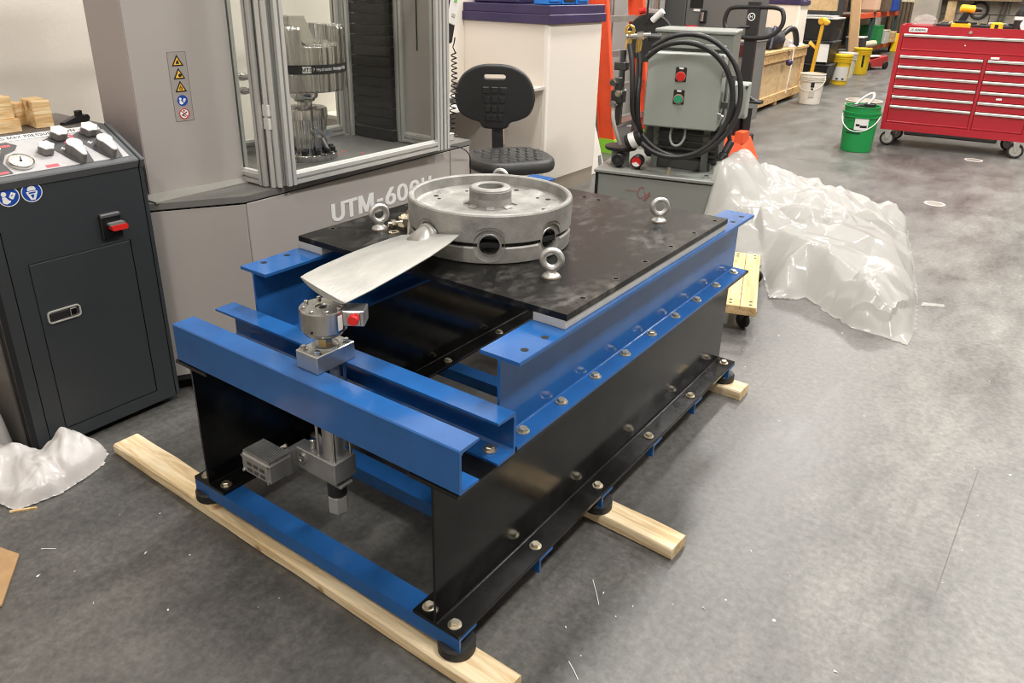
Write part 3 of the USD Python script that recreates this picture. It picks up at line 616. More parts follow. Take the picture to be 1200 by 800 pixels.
part(utm, 'column_side_cover', L_(bx(-1.139, -.912, .4175, .421, .768, 2.1)), utm_mauve, 'darker side cover')
# warning label on the column
ce = np.array([.036, .361, 0]); ce /= np.linalg.norm(ce); cn_ = np.array([ce[1], -ce[0], 0])
def LB(m): return L_(basis(m, (-.91, .421, 0), ce, -cn_, (0, 0, 1)))
def LP(poly, t0, t1): return LB(extr(poly, -t1, -t0, 'y'))
l0 = .129; lx = l0 + .034
lab = part(cp, 'warning_label', LP(rrect(l0, l0 + .068, 1.010, 1.248, .003), .0, .0006), mat('label_grey', srgb(158, 152, 148), .4), 'strip of five warning symbols')
part(cp, 'label_border', LP(rrect(l0, l0 + .068, 1.010, 1.248, .003).difference(rrect(l0 + .0015, l0 + .0665, 1.0115, 1.2465, .003)), .0006, .0009), mat('label_line', srgb(108, 104, 100), .5))
wy = mat('warning_yellow', srgb(236, 186, 58), .4)
wred = mat('sign_red', srgb(200, 40, 52), .4)
for i, zc in enumerate((1.216, 1.172, 1.128)):
    tri = Polygon([(lx - .019, zc - .015), (lx + .019, zc - .015), (lx, zc + .019)])
    part(cp, 'warning_triangle', LP(tri.buffer(.0015), .0007, .0011), ink); part(cp, 'warning_field', LP(tri.buffer(-.0028), .0011, .0014), wy)
    g_ = [Point(lx, zc - .002).buffer(.0045), sbox(lx - .006, zc - .009, lx + .006, zc - .005)] if i == 0 else ([Point(lx + .003, zc - .004).buffer(.006)] if i == 1 else [Point(lx, zc - .004).buffer(.006).difference(Point(lx, zc - .004).buffer(.0035)), sbox(lx - .001, zc - .006, lx + .001, zc + .008)])
    part(cp, 'warning_pictogram', LP(unary_union(g_), .0014, .0017), ink)
part(cp, 'mandatory_sign', LP(Point(lx, 1.082).buffer(.019), .0007, .0012), sign_blue, 'blue round reading sign')
part(cp, 'sign_pictogram', LP(unary_union([affinity.translate(affinity.scale(p, .019, .019, origin=(0, 0)), lx, 1.082) for p in read_pic]), .0012, .0015), sign_white)
part(cp, 'prohibition_sign', LP(Point(lx, 1.036).buffer(.019), .0007, .0011), sign_white, 'round red and white prohibition sign')
part(cp, 'prohibition_ring', LP(unary_union([Point(lx, 1.036).buffer(.019).difference(Point(lx, 1.036).buffer(.0155)), affinity.rotate(sbox(lx - .017, 1.0345, lx + .017, 1.0375), -45)]), .0013, .0016), wred)
part(cp, 'prohibition_pictogram', LP(unary_union([Point(lx, 1.046).buffer(.003), affinity.rotate(sbox(lx - .0115, 1.034, lx + .0115, 1.0375), 30), affinity.rotate(sbox(lx - .009, 1.027, lx + .004, 1.030), -30)]), .0011, .0013), ink)
# enclosure of slotted aluminium profile
def prof(p, q, w=.04, up=(0, 0, 1), rz=0.0):
    p = np.array(p, float); q = np.array(q, float); d_ = (q - p) / np.linalg.norm(q - p)
    a = np.cross(up if abs(d_[2]) < .9 else (math.cos(rz), math.sin(rz), 0), d_); a /= np.linalg.norm(a); b = np.cross(d_, a)
    h = w / 2; s = .0042; g = .010
    P = []
    for k_ in range(4):
        c_, s_ = math.cos(k_ * PI / 2), math.sin(k_ * PI / 2)
        for x, y in ((h, -h + .001), (h, -s), (h - .002, -s - .0), (h - .002, -s), (h - g, -s), (h - g, s), (h - .002, s), (h, s), (h, h - .001)):
            P.append((c_ * x - s_ * y, s_ * x + c_ * y))
    m = extr(Polygon(P).buffer(0), 0, np.linalg.norm(q - p))
    return L_(basis(m, p, a, b, d_))
def post(x, y, z0=.755, z1=1.75, rz=0, w=.04): return prof((x, y, z0), (x, y, z1), w, rz=rz)
ZB = .785
def frame(name, p, q, lb, z0=.757, z1=1.73, solid=None):
    """framed panel from p to q (plan), its own stiles, rails and pane"""
    p = np.array([*p, 0.]); q = np.array([*q, 0.]); e = (q - p) / np.linalg.norm(q - p); rz = math.atan2(e[1], e[0]); i = e * .02
    P0, Q0 = p + i, q - i
    f_ = part(utm, name, cat(post(P0[0], P0[1], z0, z1, rz), post(Q0[0], Q0[1], z0, z1, rz), prof((*(P0 + i)[:2], z0 + .022), (*(Q0 - i)[:2], z0 + .022)), prof((*(P0 + i)[:2], z1 - .02), (*(Q0 - i)[:2], z1 - .02))), alframe, lb, smooth=20)
    n = np.array([-e[1], e[0], 0]); Ln = np.linalg.norm(q - p)
    part(f_, 'pane' if not solid else 'infill_panel', L_(basis(bx(.03, Ln - .03, -.0025, .0025, z0 + .03, z1 - .03), p, e, n, (0, 0, 1))), solid or pane, None, smooth=False)
    part(f_, 'inner_bead', cat(*[L_(basis(bx(.042, Ln - .042, -.008, .008, z0 + .0425, z0 + .0485), p, e, n, (0, 0, 1)))]), mat('white_bead', srgb(225, 225, 222), .4))
    return f_
frame('side_frame', (-.925, .800), (-.735, .800), 'left glazed frame beside the column')
part(utm, 'corner_post', post(-.712, .818, .755, 1.75, .7), alframe, 'aluminium corner post')
fd = frame('front_door', (-.690, .838), (-.702, 1.755), 'wide glazed front door')
hx = part(fd, 'hinge', L_(cat(bx(-.733, -.700, .795, .812, 1.02, 1.062, .002), bx(-.733, -.700, .795, .812, .972, 1.014, .002))), mat('hinge_pale', srgb(225, 224, 220), .4), 'pale hinge')
part(utm, 'corner_post', post(-.706, 1.790, .755, 1.75, 0), alframe, 'aluminium corner post')
fs = frame('side_frame', (-.730, 1.788), (-.985, 1.788), 'right frame with solid grey infill', solid=utm_grey)
part(fs, 'panel_slot', L_(bx(-.864, -.857, 1.7835, 1.7855, 1.19, 1.7)), ink, 'dark slot in the grey panel')
frame('rear_frame', (-1.33, 1.745), (-1.33, 1.33), 'rear glazed frame')
frame('rear_frame', (-1.33, 1.31), (-1.33, .80), 'rear glazed frame')
# right column behind black bellows
bel = mat('bellows_black', (.006, .006, .0065), .24, spec=.25)
part(utm, 'right_column', L_(bx(-1.262, -.992, 1.772, 1.98, .755, 2.1, .004)), utm_grey)
z = .815
part(utm, 'rear_post', post(-1.285, 1.752), alframe, 'aluminium post')
m = [bx(-1.262, -.992, 1.743, 1.772, .7555, .812, .003)]
while z < 1.9:
    m.append(extr([(1.772, z), (1.772, z + .0465), (1.7485, z + .0465), (1.7445, z + .026), (1.7465, z + .002)], -1.258, -.996, 'x')); z += .048
for i, q in enumerate(m): part(utm, 'bellows_fold' if i else 'bellows_base', L_(q), bel)
# grips and load train inside
gs = mat('ground_steel', (.60, .59, .57), .15, 1.0, var=.25, vs=34, stretch=(1, 1, .008), bump=.05, bs=26)  # ground finish; vertical streaks in the base colour imitate streaked lamp reflections
GC = np.array([-1.045, 1.254, 0])
lf = part(utm, 'lower_flange', L_(lathe([(0, .752), (.124, .752), (.126, .755), (.126, .776), (.122, .780), (.086, .782), (.085, .79), (.085, .925), (.094, .928), (.094, .966), (.090, .972), (.052, .974), (.050, .978), (0, .978)], GC, n=56)), gs, 'round steel load cell pedestal')
for i in range(12):
    a = i * PI / 6 + .2
    part(lf, 'cap_screw', L_(cat(cyl(GC + [.106 * math.cos(a), .106 * math.sin(a), .779], GC + [.106 * math.cos(a), .106 * math.sin(a), .800], .0135, 14, b=.002))), ink, 'black cap screw' if i == 0 else None)
va = np.array([.81, -.58, 0])
vb = np.array([.60, -.10, 0]) / np.linalg.norm([.60, -.10, 0])
part(lf, 'side_valve', L_(cat(cyl(GC + vb * .08 + [0, 0, .873], GC + vb * .104 + [0, 0, .873], .020, 20), cyl(GC + vb * .104 + [0, .03, .869], GC + vb * .128 + [0, .03, .869], .0195, 20, b=.002), cyl(GC + vb * .09 + [0, .02, .85], GC + vb * .10 + [0, .045, .79], .010, 10))), bright, 'round side valve')
part(utm, 'coupling_stem', L_(lathe([(0, .976), (.032, .976), (.032, .995), (.044, 1.0), (.048, 1.008), (.056, 1.012), (.060, 1.024), (.060, 1.036), (.078, 1.042), (.078, 1.055), (0, 1.055)], GC, n=36)), bright, 'stepped coupling')
grip = lathe([(0, 1.052), (.182, 1.052), (.188, 1.060), (.188, 1.126), (.1865, 1.127), (.1865, 1.165), (.188, 1.166), (.188, 1.300), (.176, 1.312), (.120, 1.314), (0, 1.314)], GC, n=80)
gm = man(grip)
ga = math.radians(-12); gd = np.array([math.cos(ga), math.sin(ga), 0]); gn = np.array([-gd[1], gd[0], 0])
slot = basis(extr(rrect(-.082, .082, 1.232, 1.5, .022), -.30, .30, 'y'), GC, gn, -gd, (0, 0, 1))
gm -= man(slot)
notch = basis(bx(.05, .4, -.3, .3, 1.27, 1.6), GC, gn, -gd, (0, 0, 1))
gq = part(utm, 'wedge_grip', L_(unman(gm)), gs, 'big round wedge grip head', smooth=25)
for s in (-1,):
    w_ = hull([GC + gn * s * a_ + gd * b_ + [0, 0, z_] for a_, b_, z_ in ((.015, -.10, 1.35), (.015, .08, 1.35), (.084, -.10, 1.35), (.084, .08, 1.35), (-.030, -.10, 1.240), (-.030, .08, 1.240), (.015, -.10, 1.236), (.015, .08, 1.236), (.084, .08, 1.29), (.084, -.10, 1.29))])
    part(gq, 'wedge_jaw', L_(w_), bright, 'wedge jaw')
    part(gq, 'jaw_guide', L_(basis(extr([(s * .083, 1.314), (s * .155, 1.314), (s * .135, 1.346), (s * .090, 1.346)], -.085, .05, 'y'), GC, gn, -gd, (0, 0, 1))), gs, 'jaw guide block')
part(gq, 'black_band', L_(ring(GC + [0, 0, 1.128], (0, 0, 1), .180, .1885, .036, 80)), ink, 'black name band')
def on_cyl(txt, h, ang, z, r, bold=False):
    m = meshkit.text_mesh(txt, h, .0006, bold); v = m.vertices; w = v[:, 0].max()
    th = ang + (v[:, 0] - w / 2) / r
    m.vertices = np.stack([GC[0] + (r + v[:, 2]) * np.cos(th), GC[1] + (r + v[:, 2]) * np.sin(th), z + v[:, 1]], 1); return m
va_ = math.atan2(-2.25, 2.72)
part(gq, 'brand_lettering', L_(on_cyl('647 Hydraulic Wedge Grip', .012, va_ + .66, 1.141, .1886)), sign_white, 'small white lettering')
tg = np.linspace(-.095, .095, 6)
lg = cat(*[bx(-.0, .0, 0, 0, 0, 0)] if False else [hull([(GC[0] + r_ * math.cos(va_ + .10 + a_), GC[1] + r_ * math.sin(va_ + .10 + a_), z_) for a_ in (tg[i], tg[i + 1]) for r_ in (.1882, .1890) for z_ in (1.133, 1.160)]) for i in range(5)])
part(gq, 'brand_plate', L_(lg), sign_white, 'white logo plate')
part(gq, 'brand_mark', L_(on_cyl('MTS', .015, va_ + .10, 1.139, .1892, True)), ink, 'black logo letters')
# hydraulic couplings and red dots
for zc in (1.06, 1.115):
    part(utm, 'hydraulic_coupling', L_(cat(cyl((-1.12, .98, zc), (-1.10, 1.08, zc - .012), .012, 14), cyl((-1.105, 1.04, zc - .008), (-1.095, 1.062, zc - .010), .017, 6), cyl((-1.117, .99, zc - .002), (-1.113, 1.01, zc - .003), .016, 14), cyl((-1.10, 1.07, zc - .011), (-1.09, 1.14, zc - .016), .007, 10))), bright, 'hydraulic quick coupling')
reddot = mat('red_tape', srgb(206, 90, 92), .6)
for (x, y) in ((-.985, 1.385), (-.93, 1.47), (-.80, 1.06), (-1.12, 1.42), (-.93, .93), (-1.2, 1.0), (-1.02, 1.44)):
    part(dk_, 'red_mark', L_(xf(bx(-.012, .012, -.006, .006, .7522, .7528), (x, y, 0), 0)), reddot, 'red tape mark')
for (x, y) in ((-.80, .62), (-.86, 1.9), (-1.28, .5), (-1.28, 1.9), (-.835, .47)):
    part(utm, 'machine_foot', L_(cat(cyl((x, y, 0), (x, y, .015), .045, 16), cyl((x, y, .015), (x, y, .07), .018, 10))), rubber, 'black machine foot')
part(utm, 'thin_cable', L_(tube(smoothpath([(-.742, 1.83, .757), (-.70, 1.87, .752), (-.70, 1.92, .735), (-.722, 1.99, .70), (-.738, 2.03, .66), (-.742, 2.04, .55)], 6), .0028, 6)), ink, 'thin black cable over the deck edge')

# hand pendant with its coiled cord
pd = thing('hand_pendant', 'black and white hand pendant hanging at the machine with a coiled black cord', 'hand control', (-.90, 2.07, 0))
O2 = np.array([-.90, 2.07, 0])
th_ = 14
def PD(m): return L_(xf(xf(m, rx=-16), (-.90, 2.085, 1.36)), O2)
part(pd, 'body', PD(bx(-.02, .012, -.042, .036, -.15, .20, .008)), blackplastic, 'black back shell')
fp = part(pd, 'face_plate', PD(bx(.010, .0165, -.037, .031, -.065, .19, .003)), knob_white, 'white key face')
part(fp, 'key', PD(bx(.016, .019, -.012, .010, .04, .06, .001)), mat('key_green', srgb(120, 190, 90), .4)); part(fp, 'key', PD(bx(.016, .019, -.014, .012, -.03, -.012, .001)), mat('key_grey', srgb(180, 170, 165), .4))
hp_ = []
for i in range(300):
    t = i / 299; a = t * 2 * PI * 17
    zz = 1.165 - .42 * t ** 1.0
    r_ = .0125 + .004 * min(1, t * 2)
    hp_.append((-.90 + r_ * math.cos(a) * .9, 2.098 - .010 * t + .008 * math.sin(t * 5) + r_ * math.sin(a), zz - .0))
part(pd, 'coiled_cord', L_(tube([(-.90, 2.11, 1.235), (-.90, 2.104, 1.21), (-.899, 2.092, 1.19)] + hp_, .0033, 6), O2), ink, 'coiled black cord')
part(pd, 'cord_clip', L_(bx(-.915, -.885, 2.07, 2.11, .735, .752, .003), O2), ink)

# ================================================================== bags and cardboard at the left
def film(name, col, rough, tr, cat_trans, bumpd=.004, bs=14):
    N = {'tc': ('texture_coordinate', {}), 'n': ('noise_texture', dict(scale=bs, detail=4.0, roughness=.55, distortion=1.2)), 'b': ('bump', dict(strength=.8, distance=bumpd)),
         'p': ('principled_bsdf', dict(base_color=col, roughness=rough, specular_ior_level=.6)), 'tl': ('translucent_bsdf', dict(color=col)), 'tp': ('transparent_bsdf', dict(color=(.97, .97, .97))),
         'm1': ('mix_closure', dict(fac=cat_trans)), 'm2': ('mix_closure', dict(fac=tr))}
    L = [('tc.object', 'n.vector'), ('n.fac', 'b.height'), ('b.normal', 'p.normal'), ('p.BSDF', 'm1.closure1'), ('tl.BSDF', 'm1.closure2'), ('m1.closure', 'm2.closure1'), ('tp.BSDF', 'm2.closure2')]
    LK[name] = usdkit.material(stage, '/World/Looks/' + name, N, L, surface='m2.closure'); return LK[name]
from scipy.interpolate import LinearNDInterpolator, RBFInterpolator
def heap(outline, ctrl, n=110, amp=.02, scale=5.0, seed=3, edge=.05, folds=9, cell=.12, wr=.5):
    """a sheet lying in folds: heights through ctrl (x, y, z), falling to the floor at the outline"""
    po = Polygon(outline); x0, y0, x1, y1 = po.bounds
    nx = int(n * (x1 - x0) / max(x1 - x0, y1 - y0)) + 2; ny = int(n * (y1 - y0) / max(x1 - x0, y1 - y0)) + 2
    X, Y = np.meshgrid(np.linspace(x0, x1, nx), np.linspace(y0, y1, ny), indexing='ij')
    P = np.stack([X.ravel(), Y.ravel()], 1)
    ex = po.exterior; ss = np.linspace(0, ex.length, 90, endpoint=False)
    rim = np.array([ex.interpolate(s).coords[0] for s in ss])
    C = np.vstack([np.array(ctrl, float), np.c_[rim, np.full(len(rim), .004)]])
    f = LinearNDInterpolator(C[:, :2], C[:, 2], fill_value=0.0)
    g = RBFInterpolator(C[:, :2], C[:, 2], kernel='thin_plate_spline', smoothing=1e-3)
    rs = np.random.RandomState(seed)
    def crumple(base, cell, a_):
        m_ = int(po.area / cell ** 2 * 1.15) + 8; Q = np.c_[rs.uniform(x0, x1, m_ * 3), rs.uniform(y0, y1, m_ * 3)][:m_ * 3]
        return LinearNDInterpolator(Q, rs.uniform(-1, 1, len(Q)) * a_, fill_value=0.0)(P)
    Z = .6 * f(P) + .4 * np.clip(g(P), 0, None) + crumple(None, cell, amp) + crumple(None, cell * .36, amp * .34) * np.clip((meshkit.noise(np.c_[P / cell * .45, np.zeros(len(P))], seed + 77) - .45) * 5, 0, 1)
    import shapely
    inside = shapely.contains_xy(po, P[:, 0], P[:, 1]); dist = shapely.distance(shapely.points(P), ex)
    W = np.zeros(len(P))
    q = np.c_[P * scale, np.zeros(len(P))]
    wx = meshkit.fbm(q * .5 + 7, 3, seed) - .5; wy = meshkit.fbm(q * .5 + 31, 3, seed + 5) - .5
    for i in range(folds):
        a = rs.uniform(0, PI); fr_ = scale * rs.uniform(.5, 1.8); u = (P[:, 0] * math.cos(a) + P[:, 1] * math.sin(a)) * fr_ + (wx * math.cos(a * 3) + wy) * 2.2 + rs.uniform(0, 9)
        gate = np.clip((meshkit.noise(q * .45 + i * 13.7, seed + i) - .42) * 4, 0, 1)
        tri = np.abs((u % 1) - .5) * 2
        W += gate * (np.maximum(0, tri - .45) / .55) ** 1.1 * rs.uniform(.5, 1.0)
    W += .5 * np.abs(meshkit.fbm(q * 2.2, 3, seed + 40) - .5) * 2
    k_ = np.clip(dist / edge, 0, 1); k_ = k_ * (2 - k_)
    Z = np.maximum(Z, 0) * np.clip(dist / (edge * .6), 0, 1) ** .5 + amp * wr * W * k_ + .003
    idx = -np.ones(len(P), int); keep = inside | (dist < (x1 - x0) / nx * .75); idx[keep] = np.arange(keep.sum())
    # lateral crumple
    V = np.c_[P + (np.stack([wx, wy], 1) * .03) * k_[:, None], Z][keep]
    I = np.arange(nx * ny).reshape(nx, ny); F = []
    a, b, c, d_ = I[:-1, :-1].ravel(), I[1:, :-1].ravel(), I[1:, 1:].ravel(), I[:-1, 1:].ravel()
    T = np.vstack([np.c_[a, b, c], np.c_[a, c, d_]]); T = T[keep[T].all(1)]
    return trimesh.Trimesh(V, idx[T], process=False)
bagm = film('bag_plastic', (.76, .73, .71), .30, .05, .25, .0015, 18)
bg = [(-1.2, -.30), (-1.0, -.235), (-.9, -.195), (-.815, -.175), (-.80, -.10), (-.795, -.03), (-.74, .0), (-.67, -.005), (-.62, -.05), (-.595, -.12), (-.575, -.21), (-.585, -.27), (-.60, -.325), (-.64, -.335), (-.70, -.345), (-.80, -.38), (-1.0, -.46), (-1.3, -.46)]
solo('plastic_bag', heap(bg, [(-.74, -.09, .10), (-.82, -.21, .095), (-.92, -.25, .085), (-1.05, -.30, .085), (-.67, -.06, .07), (-.66, -.15, .085), (-.66, -.28, .05), (-.77, -.17, .06), (-.78, -.25, .06), (-.85, -.32, .06)], 150, .008, 7, 21, .03, 9, .09, 1.7), bagm, 'white crumpled plastic bag lying flat on the floor before the console', 'plastic bag', smooth=40)
ps = film('clear_sack', (.74, .73, .71), .16, .38, .3, .004, 12)
solo('plastic_sack', heap([(-1.3, -.20), (-1.0, -.182), (-.90, -.182), (-.845, -.21), (-.86, -.26), (-1.02, -.33), (-1.3, -.35)], [(-.90, -.21, .20), (-.97, -.22, .27), (-1.1, -.23, .32), (-.90, -.245, .12), (-1.05, -.27, .2)], 70, .014, 10, 5, .03, 5, .05), ps, 'clear crumpled plastic sack standing against the console side', 'plastic bag', smooth=70)
card = mat('cardboard', srgb(172, 138, 98), .8, var=.08, vs=20)
solo('cardboard_flap', xf(bx(-.10, .06, -.004, .0, 0, .13, 0), (-.965, -.275, .10), rz=-24, rx=-20), card, 'brown cardboard flap poking out of the clear sack', 'cardboard')
solo('cardboard_sheet', extr([(-.388, -.408), (-.226, -.521), (-.30, -.62), (-.52, -.56), (-.47, -.43)], .002, .008), card, 'brown cardboard piece on the floor at the lower left photo edge', 'cardboard')
solo('wood_splinter', xf(bx(-.036, .036, -.003, .003, 0, .005), (-.587, -.31, .0), rz=53), cut, 'thin pale wood splinter on the floor in front of the white bag', 'splinter')
# ================================================================== walls and partitions
wallp = mat('wall_paint', srgb(222, 214, 203), .62, bump=.0006, bs=160, spec=.3)
trimtan = mat('tan_base', srgb(150, 140, 126), .55)
purple = mat('purple_paint', srgb(52, 42, 80), .42, var=.12, vs=5)
struct('wall_left', bx(-2.30, -2.12, -5, 4.4, 0, 5.4), wallp)
struct('wall_left', bx(-3.50, -3.32, 4.4, 25, 0, 5.4), wallp)
block_m = mat('concrete_wall', srgb(150, 144, 132), .8, var=.22, vs=2.2, bump=.002, bs=60, det=8)
wf = struct('wall_far', bx(-.33, 9, 11.62, 11.8, 0, 5.4), mat('mortar', srgb(118, 112, 104), .9))
for r_ in range(4):
    for c_ in range(8):
        x = -.33 + .02 + c_ * .42 + (r_ % 2) * .21
        z = .62 + r_ * .205
        part(wf, 'block', bx(x, x + .41, 11.60 - R.uniform(.0, .006), 11.63, z, z + .196, .004), block_m)
part(wf, 'wall_face', bx(-.33, 9, 11.603, 11.625, 0, .615), block_m); part(wf, 'wall_face', bx(-.33, 9, 11.603, 11.625, 1.44, 5.4), block_m); part(wf, 'wall_face', bx(3.1, 9, 11.603, 11.625, .615, 1.44), block_m)
struct('wall_return', bx(-3.5, -2.12, 4.30, 4.44, 0, 5.4), wallp)
struct('wall_back', bx(-3.4, 9, 25, 25.2, 0, 5.4), mat('dim_wall', srgb(120, 112, 102), .8))
struct('wall_return', bx(-.36, -.06, 11.2, 25, 0, 5.4), mat('concrete_pier', srgb(158, 152, 140), .8, var=.12, vs=4))
struct('ceiling', bx(-3.5, 9, -5, 25.2, 5.4, 5.6), mat('roof_pale', srgb(190, 186, 180), .8))
struct('wall_right', bx(8.8, 9, -5, 25, 0, 5.4), wallp); struct('wall_front', bx(-2.2, 9, -5.2, -5, 0, 5.4), wallp)
def partition(nm, label, x0, x1, y0, y1, h, shelf):
    p = struct(nm, bx(x0, x1, y0, y1, .12, h, .004), wallp)
    part(p, 'base_band', bx(x0 + .006, x1 - .006, y0 + .006, y1 - .006, 0, .12), trimtan)
    part(p, 'corner_bead', bx(x1 - .03, x1 + .004, y0 - .004, y0 + .03, .12, h, .003), mat('corner_bead', srgb(232, 226, 216), .5))
    part(p, 'cap', bx(x0 - .02, x1 + .022, y0 - .022, y1 + .022, h, h + .062, .004), purple)
    part(p, 'cap', bx(x0, x1 + .012, y0 - .012, y1 + .012, h + .062, h + .122, .004), purple)
    return p
p1 = partition('partition_wall', '', -2.12, -1.372, 3.69, 4.44, 1.232, True)
part(p1, 'ledge', bx(-2.12, -1.385, 3.55, 3.692, .792, .816, .003), mat('pale_ledge', srgb(205, 198, 190), .5))
partition('partition_wall', '', -3.30, -1.87, 11.2, 11.62, 1.275, False)
top = solo('purple_bin', cat(bx(-2.08, -1.66, 3.75, 3.95, 1.355, 1.46, .01)), purple, 'purple bin standing on the first white partition wall', 'bin')
org = mat('organiser_blue', srgb(30, 118, 205), .4)
for i in range(3):
    t = thing('parts_organiser', ('blue plastic parts organiser at the purple ledge corner', 'middle blue plastic parts organiser on the purple ledge', 'blue plastic parts organiser nearest the orange ladder on the ledge')[i], 'organiser', (-1.46, 3.80 + i * .19, 1.355), 0)
    part(t, 'case', bx(-.06, .06, -.085, .085, 0, .16, .006), org)
    part(t, 'tray_front', bx(.06, .072, -.07, .07, .02, .13, .004), ink if i == 1 else org)
# desk along the wall with keyboard and purple box
dk = thing('wall_desk', 'white topped desk against the left wall behind the testing machine', 'desk', (-1.85, 3.1, 0))
part(dk, 'desk_top', bx(-.27, .25, -.85, .44, .69, .715, .003), white_paint)
for y in (-.8, .38): part(dk, 'leg', bx(-.24, .22, y - .02, y + .02, 0, .69, .003), LK['pale_ledge'])
kb = thing('keyboard', 'dark computer keyboard on the white desk behind the pendant cord', 'keyboard', (-1.76, 3.28, .715))
part(kb, 'base', bx(-.09, .09, -.16, .16, 0, .018, .004), mat('keyboard_grey', srgb(96, 96, 96), .6))
for i in range(9):
    for j in range(4): part(kb, 'key', bx(-.078 + j * .04, -.044 + j * .04, -.148 + i * .033, -.120 + i * .033, .018, .028, .002), darksteel)
tl = thing('tool_case', 'small pale box on the machine deck at its right end', 'box', (-.86, 1.94, .752))
part(tl, 'body', bx(-.05, .05, -.05, .05, 0, .03, .004), mat('pale_box', srgb(190, 186, 180), .5)); part(tl, 'lid', bx(-.052, .052, -.052, .052, .03, .036, .002), LK['pale_box'])
pb = thing('wall_banner', 'purple banner with white word and black hem on the wall behind the machine', 'banner', (-2.115, 3.28, 1.06))
part(pb, 'cloth', bx(0, .012, -.12, .055, .0, .62, .002), mat('banner_purple', srgb(92, 70, 168), .6)); part(pb, 'hem', bx(-.001, .016, -.122, .057, -.02, .012, .003), ink)
part(pb, 'white_mark', bx(.012, .0135, -.10, .0, .195, .215), sign_white)
# ---- drafting chair
pu_ = mat('urethane_black', (.030, .0305, .0315), .42, bump=.0008, bs=500)
ca = -33.0
chair = thing('work_chair', 'black polyurethane work chair with slotted backrest beside the partition', 'chair', (-.80, 2.46, 0), ca + 90)
# local frame: chair faces -y
out = smoothpath([(0, .345), (.09, .335), (.165, .29), (.205, .215), (.212, .14), (.185, .07), (.13, .035), (.085, .02), (.062, -.012), (0, -.018), (-.062, -.012), (-.085, .02), (-.13, .035), (-.185, .07), (-.212, .14), (-.205, .215), (-.165, .29), (-.09, .335)], 5, True)
bo = Polygon(out); hole = rrect(-.058, .058, .262, .292, .0145)
def curved(m, c=1.1): m.vertices[:, 1] -= c * m.vertices[:, 0] ** 2 * .55; return m
def slab(poly, y0, y1, b=.012):
    import shapely
    ms = [extr(poly.buffer(-b), y0, y1, 'y')]
    ms.append(extr(poly.buffer(-b * .4), y0 + b * .35, y1 - b * .35, 'y')); ms.append(extr(poly, y0 + b, y1 - b, 'y'))
    return cat(*ms)
def dense(poly, b):
    import shapely
    return shapely.segmentize(poly, b)
def pillow(poly, y0, y1, r, holes=()):
    """extrusion with rounded rims along y, z up"""
    st = [(y0, r), (y0 + r * .12, r * .5), (y0 + r * .4, r * .15), (y0 + r, 0), (y1 - r, 0), (y1 - r * .4, r * .15), (y1 - r * .12, r * .5), (y1, r)]
    base = np.array(poly.exterior.coords)[:-1]; cen = base.mean(0)
    V = []; n = len(base)
    e = np.roll(base, -1, 0) - np.roll(base, 1, 0); nr = np.stack([e[:, 1], -e[:, 0]], 1); nr /= np.linalg.norm(nr, axis=1)[:, None]
    if not poly.exterior.is_ccw: nr = -nr
    for y, ins in st:
        q = base - nr * ins; V.append(np.c_[q[:, 0], np.full(n, y), q[:, 1]])
    F = []
    for i in range(len(st) - 1):
        for k_ in range(n):
            k2 = (k_ + 1) % n; F += [(i * n + k_, i * n + k2, (i + 1) * n + k2), (i * n + k_, (i + 1) * n + k2, (i + 1) * n + k_)]
    V = np.vstack(V); c0 = len(V); V = np.vstack([V, [cen[0], y0, cen[1]], [cen[0], y1, cen[1]]])
    for k_ in range(n):
        k2 = (k_ + 1) % n; F += [(c0, k2, k_), (c0 + 1, (len(st) - 1) * n + k_, (len(st) - 1) * n + k2)]
    m = trimesh.Trimesh(V, F, process=False); m.fix_normals(); return m
bk = pillow(bo, -.020, .020, .016)
mb = man(bk) - man(extr(hole, -.1, .1, 'y'))
bmesh = unman(mb)
def backxf(m): m = m.copy(); m.apply_scale((1.06, 1, 1)); m = xf(xf(m, rx=6), (-.02, 0, 0), rz=-24); m.apply_translation((0, .19, .735)); return m
bq = part(chair, 'backrest', backxf(bmesh), pu_, 'rounded backrest with hand slot', smooth=50)
for r_ in range(4):
    w = .062 - r_ * .006
    for c_ in (-1, 0, 1):
        cx = c_ * (w * .74); hw = w * .30; z = .205 - r_ * .052
        part(bq, 'grip_pad', backxf(hull([(cx + sx * hw * (1 if y > -.022 else .82), y, z + sz * (.019 if y > -.022 else .015)) for sx in (-1, 1) for sz in (-1, 1) for y in (-.0195, -.0265)])), pu_)
so = smoothpath([(0, -.235), (.12, -.225), (.20, -.17), (.238, -.05), (.235, .08), (.18, .185), (.09, .215), (0, .22), (-.09, .215), (-.18, .185), (-.235, .08), (-.238, -.05), (-.20, -.17), (-.12, -.225)], 5, True)
sm_ = pillow(Polygon(so), 0, .075, .034); v = sm_.vertices.copy(); sm_.vertices = np.stack([v[:, 0], v[:, 2], v[:, 1] + .535], 1); sm_.fix_normals()
def dish(x, y): return -.010 + .06 * (x * x) * 1.2 + .05 * max(0, y) ** 2 * 3
sq = part(chair, 'seat', sm_, pu_, 'rounded seat with moulded grip pads', smooth=50)
for r_ in range(5):
    for c_ in range(-3, 4):
        cx = c_ * .052 + (.026 if r_ % 2 else 0); cy = -.165 + r_ * .066
        if cx * cx / .19 ** 2 + (cy + .0) ** 2 / .19 ** 2 > 1.1: continue
        part(sq, 'grip_pad', hull([(cx + sx * (.0205 if z < .611 else .017), cy + sy * (.026 if z < .611 else .022) + sx * .006, z) for sx in (-1, 1) for sy in (-1, 1) for z in (.6095, .6165)]), pu_)
part(chair, 'back_post', cat(hull([(x, y, z) for x in (-.032, .032) for y, z in ((.20, .80), (.215, .80), (.18, .54), (.195, .54))])), blackplastic, 'black back upright')
part(chair, 'adjuster', cyl((.045, .21, .50), (.045, .235, .72), .012, 12), bright)
